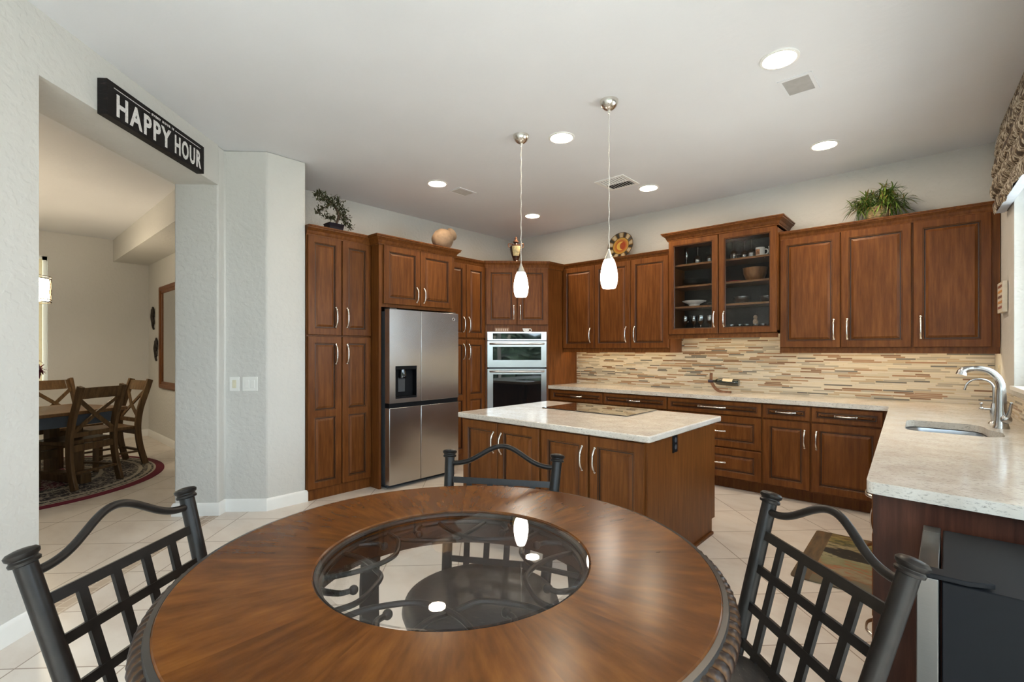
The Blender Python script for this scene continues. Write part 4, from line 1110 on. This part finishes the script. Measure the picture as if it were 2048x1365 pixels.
lab = ['leftmost stemmed glass on the bottom shelf', 'second stemmed glass from the left on the bottom shelf', 'third stemmed glass from the left on the bottom shelf', 'fourth stemmed glass from the left on the bottom shelf', 'rightmost stemmed glass beside the left door handle']
glassrow(wg2, [(2.82 + k * .087, -.2 + .03 * (k % 2), S0) for k in range(5)], 'wine_glass', lab, 'glass', 'stemmed glasses on the bottom shelf')
tb = mesh('tumbler', MB().lathe([(.0, 0), (.026, 0), (.032, .075), (.030, .075), (.024, .006), (0, .006)], n=18, cap=False), CRYSTAL)
lab = ['leftmost', 'second from left', 'third from left', 'fourth from left', 'fifth from left', 'rightmost']
glassrow(tb, [(3.335 + k * .075, -.25 + .02 * (k % 2), S0) for k in range(6)], 'tumbler', [l + ' of the short tumblers on the bottom shelf' for l in lab], 'glass', 'short tumblers on the bottom shelf')
t = thing('figurine', 'small tan figurine standing behind the tumblers on the bottom shelf', 'figurine', (3.53, -.13, S0))
FIG = plain('painted_figurine', (.45, .30, .20), .4, 0, .5, 60)
obj('body', MB().lathe([(.028, 0), (.026, .03), (.022, .08), (.025, .11), (.016, .13)], n=16), FIG, t); obj('head', MB().sphere((0, 0, .15), .02), FIG, t)

# ---------------------------------------------------------------- round pub table
TC = (4.205, -4.815)
t = thing('pub_table', 'round counter-height wood table with glass centre and rope edge', 'table', (*TC, 0))
def tablemat():
    m, nt, b = newmat('sunburst_veneer')
    co = nd(nt, 'ShaderNodeTexCoord'); sx = nd(nt, 'ShaderNodeSeparateXYZ'); nt.links.new(co.outputs['Object'], sx.inputs[0])
    X, Y = sx.outputs[0], sx.outputs[1]
    r = math_(nt, 'SQRT', math_(nt, 'ADD', math_(nt, 'MULTIPLY', X, X), math_(nt, 'MULTIPLY', Y, Y)))
    a = math_(nt, 'ARCTAN2', Y, X)
    seg = math_(nt, 'FLOOR', math_(nt, 'MULTIPLY', math_(nt, 'ADD', a, PI), 16 / (2 * PI)))
    wn = nd(nt, 'ShaderNodeTexWhiteNoise', noise_dimensions='1D'); nt.links.new(seg, wn.inputs['W'])
    cv = nd(nt, 'ShaderNodeCombineXYZ'); nt.links.new(math_(nt, 'MULTIPLY', a, 7.0), cv.inputs[0]); nt.links.new(math_(nt, 'MULTIPLY', r, 4.0), cv.inputs[1]); nt.links.new(math_(nt, 'MULTIPLY', seg, 3.3), cv.inputs[2])
    g = noise(nt, cv.outputs[0], 2.2, 5, .55)
    c = ramp(nt, g, [(.22, (.062, .0185, .0035)), (.5, (.110, .0355, .0066)), (.78, (.170, .060, .0110))])
    big = noise(nt, co.outputs['Object'], 5, 3)
    fac = math_(nt, 'ADD', math_(nt, 'MULTIPLY', wn.outputs[0], .35), math_(nt, 'MULTIPLY', big, .9))
    mx = nd(nt, 'ShaderNodeMix', data_type='RGBA', blend_type='MULTIPLY'); mx.inputs[0].default_value = .75
    nt.links.new(c, mx.inputs[6]); nt.links.new(ramp(nt, fac, [(.25, (.6, .55, .5)), (.9, (1.3, 1.3, 1.3))]), mx.inputs[7])
    nt.links.new(mx.outputs[2], b.inputs['Base Color'])
    df = nd(nt, 'ShaderNodeBsdfDiffuse'); nt.links.new(mx.outputs[2], df.inputs[0])
    gl = nd(nt, 'ShaderNodeBsdfGlossy'); gl.inputs['Roughness'].default_value = .23
    lw = nd(nt, 'ShaderNodeLayerWeight'); lw.inputs['Blend'].default_value = .5
    ms = nd(nt, 'ShaderNodeMixShader'); nt.links.new(math_(nt, 'MULTIPLY_ADD', math_(nt, 'POWER', lw.outputs['Facing'], 5.0), .75, .028), ms.inputs[0])
    nt.links.new(df.outputs[0], ms.inputs[1]); nt.links.new(gl.outputs[0], ms.inputs[2]); nt.links.new(ms.outputs[0], nt.nodes['Material Output'].inputs['Surface'])
    return m
TABW = tablemat()
RT, RG, ZT = .542, .292, .910
obj('tabletop', MB().lathe([(RG, ZT - .028), (RG, ZT - .003), (RG + .003, ZT), (RT - .004, ZT), (RT, ZT - .004), (RT, ZT - .03), (RG, ZT - .028)], n=128, cap=False), TABW, t, smooth=30)
obj('edge_band', MB().lathe([(RT - .001, ZT - .002), (RT + .008, ZT - .003), (RT + .010, ZT - .010), (RT + .004, ZT - .016), (RT - .001, ZT - .016)], n=128, cap=False), plain('dark_pewter_band', (.05, .045, .042), .3, .5), t)
n_, q_ = 1960, 14
L = []
for i in range(n_):
    a = 2 * PI * i / n_; l = []
    for j in range(q_):
        b_ = 2 * PI * j / q_
        rr_ = .0165 + .0062 * abs(math.sin(70 * a + b_ * 1.1)) ** .7
        R_ = RT + .007 + rr_ * math.cos(b_) * .95
        l.append((R_ * math.cos(a), R_ * math.sin(a), ZT - .030 + rr_ * math.sin(b_)))
    L.append(l)
L.append(L[0])
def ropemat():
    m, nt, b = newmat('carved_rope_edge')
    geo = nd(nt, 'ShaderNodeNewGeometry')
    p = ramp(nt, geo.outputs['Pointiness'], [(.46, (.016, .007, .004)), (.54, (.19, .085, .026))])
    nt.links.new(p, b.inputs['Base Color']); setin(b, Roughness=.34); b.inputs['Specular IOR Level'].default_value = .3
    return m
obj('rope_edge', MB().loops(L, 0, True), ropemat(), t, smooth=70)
obj('glass_insert', MB().lathe([(.001, ZT - .008), (RG - .018, ZT - .008), (RG - .0015, ZT - .001), (.27, ZT), (.001, ZT)][::-1], n=96, cap=False), GLASS, t, smooth=0)
obj('glass_rim', MB().tube(arc((0, 0), RG - .004, 0, 360, 96, ZT - .012)[:-1], .0065, 8, (0, 0, 1), True), IRON, t)
# iron scrollwork under the glass
ZS = ZT - .028
ring = MB().tube(arc((0, 0), RG - .010, 0, 360, 96, ZS)[:-1], .008, 8, (0, 0, 1), True)
obj('scroll_ring', ring, IRON, t)
def pol(r, a, z=ZS): return (r * math.cos(R(a)), r * math.sin(R(a)), z)
for c_ in (-46, 45, 135, -139):
    for s in (-1, 1):
        pts = [pol(.276, c_ + s * 43), pol(.225, c_ + s * 42, ZS - .002), pol(.175, c_ + s * 30), pol(.160, c_ + s * 18), pol(.176, c_ + s * 2, ZS - .006 * (s > 0)), pol(.215, c_ - s * 8), pol(.276, c_ - s * 13)]
        obj('scroll', MB().tube(smoothpts(pts, 6), .0058, 8), IRON, t)
        pts = [pol(.278, c_ + s * 24), pol(.262, c_ + s * 27), pol(.242, c_ + s * 30), pol(.222, c_ + s * 29.5)]
        obj('scroll', MB().tube(smoothpts(pts, 5), .006, 8, scale=[1.2 - .35 * i / 15 for i in range(16)]).sphere(pol(.218, c_ + s * 29.5), .0095, 8), IRON, t)
obj('apron', MB().lathe([(.335, ZT - .03), (.335, ZT - .10), (.315, ZT - .10), (.315, ZT - .03)], n=96, cap=False), wood('dark_apron_wood', (.02, .009, .005), (.035, .015, .008), (.05, .022, .012)), t)
for a in (183, 70, 310):
    pts = smoothpts([pol(.318, a, .815), pol(.325, a, .70), pol(.31, a, .50), pol(.26, a, .30), pol(.27, a, .14), pol(.36, a, .03), pol(.39, a, .006)], 6)
    obj('leg', MB().bar(pts, .012, .052, (-math.sin(R(a)), math.cos(R(a)), 0)), IRON, t)
for a in (183, 70, 310): obj('stretcher', MB().bar([pol(.262, a, .30), pol(.02, a, .30)], .010, .03, (-math.sin(R(a)), math.cos(R(a)), 0)), IRON, t)
obj('hub', MB().lathe([(.001, .27), (.035, .275), (.04, .30), (.035, .325), (.001, .33)], n=24), IRON, t)

# ---------------------------------------------------------------- iron counter chairs
def seatmat():
    m, nt, b = newmat('crackled_black_leather')
    n = noise(nt, coords(nt, 'Object', (1, 3, 1)), 60, 5, .7)
    nt.links.new(ramp(nt, n, [(.4, (.016, .014, .013)), (.6, (.030, .026, .024)), (.72, (.12, .10, .085))]), b.inputs['Base Color']); setin(b, Roughness=.38)
    bump(nt, b, n, .15, .003)
    return m
SEAT = seatmat()
def chair_build():
    c = thing('counter_chair', 'x', 'chair', (0, 0, 0), 0, 'iron counter chairs around the round table')
    obj('seat', MB().lathe([(.001, .585), (.205, .585), (.225, .592), (.231, .61), (.224, .63), (.20, .642), (.10, .648), (.001, .649)], n=56, cap=False), SEAT, c, smooth=60)
    obj('seat_ring', MB().tube(arc((0, 0), .205, 0, 360, 48, .572)[:-1], .012, 10, (0, 0, 1), True), IRON, c)
    bz, tz = .62, .975
    def post(s, z):   # centre line of a back post at height z
        k = (z - bz) / (1.0 - bz); return Vector((s * (.168 + .027 * k), .170 + .112 * k, z))
    for s in (-1, 1):
        mb = MB().tube([post(s, .575), post(s, .70), post(s, .85), post(s, tz + .012)], .0172, 18, (0, 1, 0))
        p = obj('back_post', mb, IRON, c)
        top = post(s, 1.0); d = (post(s, 1.0) - post(s, .62)).normalized()
        M3 = Vector((0, 0, 1)).rotation_difference(d).to_matrix()
        obj('finial', MB().lathe([(.017, -.026), (.0225, -.024), (.0235, -.019), (.0205, -.0155), (.0205, -.0135), (.0245, -.010), (.0255, -.004), (.021, .0005), (.010, .003), (.001, .0035)], tuple(top), 24, M=M3), IRON, p)
    def bp(u, z):   # u -1..1 across the back
        a, b = post(-1, z), post(1, z); return a.lerp(b, (u + 1) / 2)
    pts = []
    for k in range(25):
        u = -1 + 2 * k / 24
        hz = .957 + .063 * ((1 + math.cos(PI * u)) / 2) ** 1.2 - .006 * math.sin(PI * abs(u)) ** 2
        pts.append(bp(u, hz))
    obj('top_rail', MB().tube(smoothpts(pts, 2), .0088, 12, (0, 1, 0)), IRON, c)
    nrm = (post(1, 1.0) - post(1, .62)).cross(Vector((1, 0, 0))).normalized()
    for z, hh in ((.902, .021), (.824, .019), (.737, .019), (.655, .019)):
        obj('cross_bar', MB().bar([bp(-1, z), bp(1, z)], hh, .010, nrm), IRON, c)
    for u in (-.6, -.2, .2, .6):
        obj('slat', MB().bar([bp(u, .902), bp(u, .612)], .019, .008, nrm), IRON, c)
    obj('seat_bracket', MB().bar([bp(-1, .612), bp(1, .612)], .019, .010, nrm), IRON, c)
    for sx, sy in ((-1, 1), (1, 1), (-1, -1), (1, -1)):
        obj('leg', MB().tube(smoothpts([(sx * .145, sy * .145, .575), (sx * .155, sy * .155, .35), (sx * .185, sy * .185, .008)], 4), .0125, 10, (1, 0, 0)), IRON, c)
    obj('foot_ring', MB().tube(arc((0, 0), .216, 0, 360, 48, .24)[:-1], .009, 8, (0, 0, 1), True), IRON, c)
    return c
ch = chair_build(); ch.location = (3.987, -4.523, 0); ch.rotation_euler = (0, 0, R(30.6)); ch['label'] = 'iron lattice-back chair on the far side of the table, before the island'
copy_tree(ch, (4.633, -4.52, 0), -42.8, 'iron lattice-back chair at the right, beside the wine cooler')
copy_tree(ch, (3.882, -5.145, 0), 127.6, 'iron lattice-back chair at the left, before the dining room opening')

# ---------------------------------------------------------------- wine cooler at the counter end
t = thing('wine_cooler', 'black wine cooler with stainless door frame at the counter end', 'wine cooler', (4.955, -4.03, 0))
obj('body', MB().box(.045, .005, .02, .52, .435, .825), BLACK, t, bevel=.003)
mb = MB().box(0, 0, .03, .04, .06, .828).box(0, .38, .03, .04, .44, .828).box(0, .06, .03, .04, .38, .09).box(0, .06, .768, .04, .38, .828)
d = obj('door', mb, STEEL3, t, bevel=.002)
obj('pane', MB().box(.004, .06, .09, .030, .38, .768), BLACKGLASS, d)
obj('hinge_cover', MB().prism([(.01, -.002), (.09, -.002), (.135, .02), (.12, .045), (.01, .045)], .8285, .840), BLACK, t, bevel=.002)
obj('foot', MB().box(.06, .03, 0, .10, .07, .02).box(.46, .03, 0, .50, .07, .02).box(.06, .37, 0, .10, .41, .02).box(.46, .37, 0, .50, .41, .02), BLACK, t)

# ---------------------------------------------------------------- mat in front of the sink
def matmat():
    m, nt, b = newmat('printed_still_life_mat')
    co = nd(nt, 'ShaderNodeTexCoord'); sx = nd(nt, 'ShaderNodeSeparateXYZ'); nt.links.new(co.outputs['Object'], sx.inputs[0])
    n = noise(nt, coords(nt, 'Object', (2.0, 4.5, 1)), 2.4, 5, .62)
    y = math_(nt, 'ADD', math_(nt, 'MULTIPLY_ADD', sx.outputs[1], -1 / .95, .5), math_(nt, 'MULTIPLY_ADD', n, .62, -.31))
    c1 = ramp(nt, y, [(.0, (.09, .05, .025)), (.12, (.26, .20, .06)), (.2, (.035, .04, .015)), (.27, (.30, .24, .13)), (.34, (.012, .010, .008)), (.46, (.014, .012, .009)), (.5, (.26, .23, .13)), (.6, (.19, .19, .10)), (.66, (.30, .10, .04)), (.72, (.25, .22, .14)), (.84, (.20, .09, .035)), (.92, (.13, .11, .07))])
    st = ramp(nt, math_(nt, 'ADD', sx.outputs[0], math_(nt, 'MULTIPLY', n, .06)), [(.0, (0, 0, 0)), (.002, (1, 1, 1))])
    mk = math_(nt, 'LESS_THAN', sx.outputs[0], -.125)
    c2 = ramp(nt, noise(nt, coords(nt, 'Object', (14, 2, 1)), 2.0, 4), [(.3, (.05, .032, .016)), (.55, (.12, .075, .035)), (.75, (.18, .08, .03))])
    mx = nd(nt, 'ShaderNodeMix', data_type='RGBA'); nt.links.new(mk, mx.inputs[0]); nt.links.new(c1, mx.inputs[6]); nt.links.new(c2, mx.inputs[7])
    c = mx.outputs[2]
    nt.links.new(c, b.inputs['Base Color']); setin(b, Roughness=.7)
    return m
mt = obj('kitchen_mat', MB().prism(round_poly([(-.225, -.475), (.225, -.475), (.225, .475), (-.225, .475)], .03), .0005, .011), matmat(), loc=(4.515, -1.765, 0), rot=(0, 0, R(1.5)), bevel=.003)
tag(mt, 'dark printed rectangular floor mat in front of the sink cabinets', 'mat')

# ---------------------------------------------------------------- dining room
PINE = wood('rustic_pine', (.075, .036, .014), (.15, .075, .03), (.22, .12, .055), .42, (10, 10, 1.0), .15)
PINED = wood('weathered_dark_pine', (.055, .030, .012), (.11, .062, .026), (.17, .10, .045), .5, (10, 10, 1.0), .1)
BLUEW = plain('painted_blue_grey_wood', (.05, .065, .085), .5)
def rugmat():
    m, nt, b = newmat('oriental_round_rug')
    co = nd(nt, 'ShaderNodeTexCoord'); sx = nd(nt, 'ShaderNodeSeparateXYZ'); nt.links.new(co.outputs['Object'], sx.inputs[0])
    X, Y = sx.outputs[0], sx.outputs[1]
    r = math_(nt, 'SQRT', math_(nt, 'ADD', math_(nt, 'MULTIPLY', X, X), math_(nt, 'MULTIPLY', Y, Y)))
    rings = ramp(nt, math_(nt, 'DIVIDE', r, 1.36), [(0.0, (.10, .005, .02)), (.45, (.12, .008, .025)), (.50, (.02, .02, .025)), (.56, (.38, .33, .25)), (.59, (.03, .025, .03)), (.80, (.04, .035, .035)), (.82, (.40, .35, .27)), (.845, (.03, .03, .03)), (.88, (.36, .31, .23)), (.905, (.02, .02, .02)), (.92, (.42, .37, .3)), (.935, (.13, .006, .02))], 'CONSTANT')
    v1 = nd(nt, 'ShaderNodeTexVoronoi', feature='DISTANCE_TO_EDGE'); v1.inputs['Scale'].default_value = 11; nt.links.new(co.outputs['Object'], v1.inputs['Vector'])
    nn = noise(nt, co.outputs['Object'], 22, 3)
    pat = math_(nt, 'MULTIPLY', math_(nt, 'LESS_THAN', v1.outputs['Distance'], .035), math_(nt, 'GREATER_THAN', nn, .40))
    pat2 = math_(nt, 'GREATER_THAN', noise(nt, co.outputs['Object'], 34, 2), .57)
    pat = math_(nt, 'MULTIPLY', math_(nt, 'MAXIMUM', pat, pat2), math_(nt, 'LESS_THAN', r, 1.26))
    mx = nd(nt, 'ShaderNodeMix', data_type='RGBA'); nt.links.new(math_(nt, 'MULTIPLY', pat, .8), mx.inputs[0]); nt.links.new(rings, mx.inputs[6])
    mx.inputs[7].default_value = (.38, .33, .26, 1)
    nt.links.new(mx.outputs[2], b.inputs['Base Color']); setin(b, Roughness=.95)
    return m
RC = (-2.067, -5.391)
rg = obj('round_rug', MB().lathe([(.001, .011), (1.345, .011), (1.355, .006), (1.355, .0005)], n=128, cap=False), rugmat(), loc=(*RC, 0))
tag(rg, 'round oriental rug with burgundy border under the dining table', 'rug')
# dining table: long axis (0.43,-0.90)
ax = Vector((.43, -.90, 0)).normalized()
t = thing('dining_table', 'rustic pine dining table with dark legs in the far room', 'table', (-1.93 + ax.x * .8, -4.62 + ax.y * .8, .011), math.degrees(math.atan2(ax.y, ax.x)))
obj('tabletop', MB().prism(round_poly([(-.80, -.43), (.80, -.43), (.80, .43), (-.80, .43)], .03), .715, .749), PINE, t, bevel=.006)
obj('apron', MB().box(-.68, -.36, .60, .68, -.335, .715).box(-.68, .335, .60, .68, .36, .715).box(-.68, -.335, .60, -.655, .335, .715).box(.655, -.335, .60, .68, .335, .715), BLUEW, t)
for sx in (-1, 1):
    obj('leg', MB().box(sx * .45 - .045, -.22, .10, sx * .45 + .045, -.13, .60), PINED, t); obj('leg', MB().box(sx * .45 - .045, .13, .10, sx * .45 + .045, .22, .60), PINED, t)
    obj('foot', MB().box(sx * .45 - .05, -.34, 0, sx * .45 + .05, .34, .10), PINED, t, bevel=.01)
obj('stretcher', MB().box(-.40, -.035, .26, .40, .035, .34), PINED, t)
def xchair_build():
    c = thing('dining_chair', 'x', 'chair', (0, 0, 0.011), 0, 'wooden cross-back dining chairs')
    for s in (-1, 1):
        pts = smoothpts([(s * .225, .075, 0), (s * .222, .02, .22), (s * .215, .0, .44), (s * .212, .025, .65), (s * .21, .085, .85), (s * .21, .13, 1.0)], 5)
        obj('leg', MB().bar(pts, .062, .036, (1, 0, 0), scale=[1.0] * len(pts)), PINED, c, bevel=.004)
        obj('leg', MB().bar([(s * .205, -.40, 0), (s * .205, -.40, .42)], .045, .045, (1, 0, 0)), PINED, c, bevel=.004)
        obj('stretcher', MB().bar([(s * .215, .03, .16), (s * .205, -.40, .16)], .02, .035, (1, 0, 0)), PINED, c)
    obj('seat', MB().prism(round_poly([(-.215, -.02), (.215, -.02), (.235, -.44), (-.235, -.44)], .03), .425, .462), PINED, c, bevel=.006)
    obj('seat_rail', MB().box(-.20, -.02, .36, .20, .015, .425).box(-.20, -.41, .36, .20, -.385, .425), PINED, c)
    L = [[(u * .20, .098 - .02 * (1 - u * u) + a + .035 * (zz - .88) / .12, zz) for a, zz in ((-.014, .875), (.014, .875), (.014, .985), (-.014, .985))] for u in [k / 6 - 1 for k in range(13)]]
    obj('top_rail', MB().loops(L, 0, True, True, True), PINED, c)
    obj('back_rail', MB().box(-.20, .0, .50, .20, .024, .545), PINED, c)
    for s in (-1, 1):
        obj('cross_brace', MB().bar([(-s * .195, .015, .545), (0, .035 + .006 * s, .705), (s * .195, .085, .875)], .038, .014, (0, -1, .2)), PINED, c)
    obj('back_stretcher', MB().bar([(-.21, .045, .16), (.21, .045, .16)], .035, .022), PINED, c)
    return c
xc = xchair_build()
# rear legs centre, facing direction -> rotation (local back is +Y)
def place_x(o, p, back): o.location = (p[0], p[1], .011); o.rotation_euler = (0, 0, math.atan2(-back[0], back[1]))
place_x(xc, (-1.38, -4.755), (.846, .533)); xc['label'] = 'wooden cross-back chair nearest the opening, back turned to the kitchen'
o = copy_tree(xc, (0, 0, 0), None, 'wooden cross-back chair seen side-on at the table end by the framed picture'); place_x(o, (-2.30, -4.315), (-.25, .97))
o = copy_tree(xc, (0, 0, 0), None, 'wooden cross-back chair on the far side of the dining table'); place_x(o, (-2.97, -4.885), (-.90, -.43))
# mirror/picture
t = thing('framed_mirror', 'tall wooden framed mirror on the dining room side wall', 'mirror', (-3.19, -3.70, 1.55))
mb = MB()
def rc2(i, y): return [(-.47 + i, y, -.745 + i), (.47 - i, y, -.745 + i), (.47 - i, y, .745 - i), (-.47 + i, y, .745 - i)]
mb.loops([rc2(0, -.002), rc2(0, -.03), rc2(.02, -.04), rc2(.05, -.035), rc2(.06, -.025), rc2(.095, -.02), rc2(.10, -.012), rc2(.10, -.002)], 0, True)
obj('frame', mb, CAB, t, smooth=30)
obj('mirror_glass', MB().box(-.375, -.010, -.65, .375, -.004, .65), plain('mirror_silver', (.75, .76, .76), .04, 1.0, .01), t)
# lizard wall sculptures
LIZ = plain('dark_cast_metal', (.035, .028, .024), .45, .6, .3, 40, bmp=.3)
def lizard_build():
    mb = MB().tube(smoothpts([(0, -.02, .15), (.012, -.022, .10), (-.008, -.025, .03), (.006, -.022, -.05), (-.02, -.018, -.10), (.01, -.016, -.15), (.035, -.016, -.145)], 5), .022, 10, (0, 1, 0), scale=[.5 + 1.0 * math.sin(PI * min(1, (i / 30) * .9 + .25)) ** 1 * (1 - (i / 30) * .75) for i in range(31)])
    mb.sphere((0, -.022, .165), (.024, .016, .032), 8)
    for s, z in ((-1, .09), (1, .07), (-1, -.02), (1, -.035)):
        mb.tube([(0, -.022, z), (s * .045, -.018, z + .025), (s * .06, -.014, z - .015)], .008, 6, (0, 1, 0))
        for k in (-1, 0, 1): mb.tube([(s * .06, -.014, z - .015), (s * .06 + k * .014, -.012, z - .04)], .004, 5, (0, 1, 0))
    return mesh('lizard_sculpture', mb, LIZ)
lm = lizard_build()
o = obj('lizard_sculpture', lm, None, loc=(-4.085, -3.70, 1.84)); tag(o, 'upper dark metal lizard sculpture on the dining room wall', 'sculpture', 'lizard wall sculptures')
o = obj('lizard_sculpture', lm, None, loc=(-3.90, -3.70, 1.36), rot=(0, R(10), 0)); tag(o, 'lower dark metal lizard sculpture on the dining room wall', 'sculpture', 'lizard wall sculptures')
# drum chandelier
t = thing('drum_chandelier', 'drum chandelier with lit shade in wire lattice over the dining table', 'chandelier', (-2.25, -5.24, CH))
BRZ = plain('dark_bronze_wire', (.06, .04, .02), .4, .6)
obj('lamp_shade', MB().lathe([(.235, -1.15), (.235, -.92)], n=48, cap=False), emit('linen_shade_lit', (1.0, .83, .58), CHANDELIER), t)
mb = MB()
for z in (-.90, -.925, -1.145, -1.17): mb.tube(arc((0, 0), .25, 0, 360, 48, z)[:-1], .005, 6, (0, 0, 1), True)
for k in range(28):
    for s in (-1, 1):
        mb.tube([(.25 * math.cos(2 * PI * (k + s * q / 6 * 1.6) / 28), .25 * math.sin(2 * PI * (k + s * q / 6 * 1.6) / 28), -.925 - .22 * q / 6) for q in range(7)], .0026, 4)
obj('wire_frame', mb, BRZ, t)
obj('stem', MB().tube([(0, 0, 0), (0, 0, -.9)], .008, 8).lathe([(.06, 0), (.055, -.02), (.01, -.03)], n=20).tube([(-.25, 0, -.9), (.25, 0, -.9)], .004, 6), BRZ, t)
# flowers
t = thing('flower_arrangement', 'dark red flower arrangement in a vase on the dining table', 'flowers', (-1.93, -5.03, .7605))
t.location = (-1.93, -5.24, .7605)
obj('vase', MB().lathe([(.05, 0), (.06, .09), (.07, .20), (.05, .29), (.055, .32), (.048, .315)], n=24), plain('dark_vase', (.10, .07, .05), .3), t)
mb = MB(); st = MB(); rr = random.Random(5)
for k in range(16):
    a = rr.uniform(0, 2 * PI); e = rr.uniform(.1, 1.2); rr0 = rr.uniform(.12, .20)
    p = (math.cos(a) * math.cos(e) * rr0, math.sin(a) * math.cos(e) * rr0, .38 + math.sin(e) * rr0)
    st.tube([(0, 0, .3), p], .003, 5)
    for j in range(18): leaf(mb, p, (rr.gauss(0, 1), rr.gauss(0, 1), rr.gauss(.1, .8)), rr.uniform(.05, .085), .010, 0, .3, 3)
obj('blooms', mb, plain('crimson_petal', (.20, .012, .025), .5, 0, .5, 20), t, smooth=0); obj('stems', st, plain('flower_stem', (.05, .08, .02), .6), t)
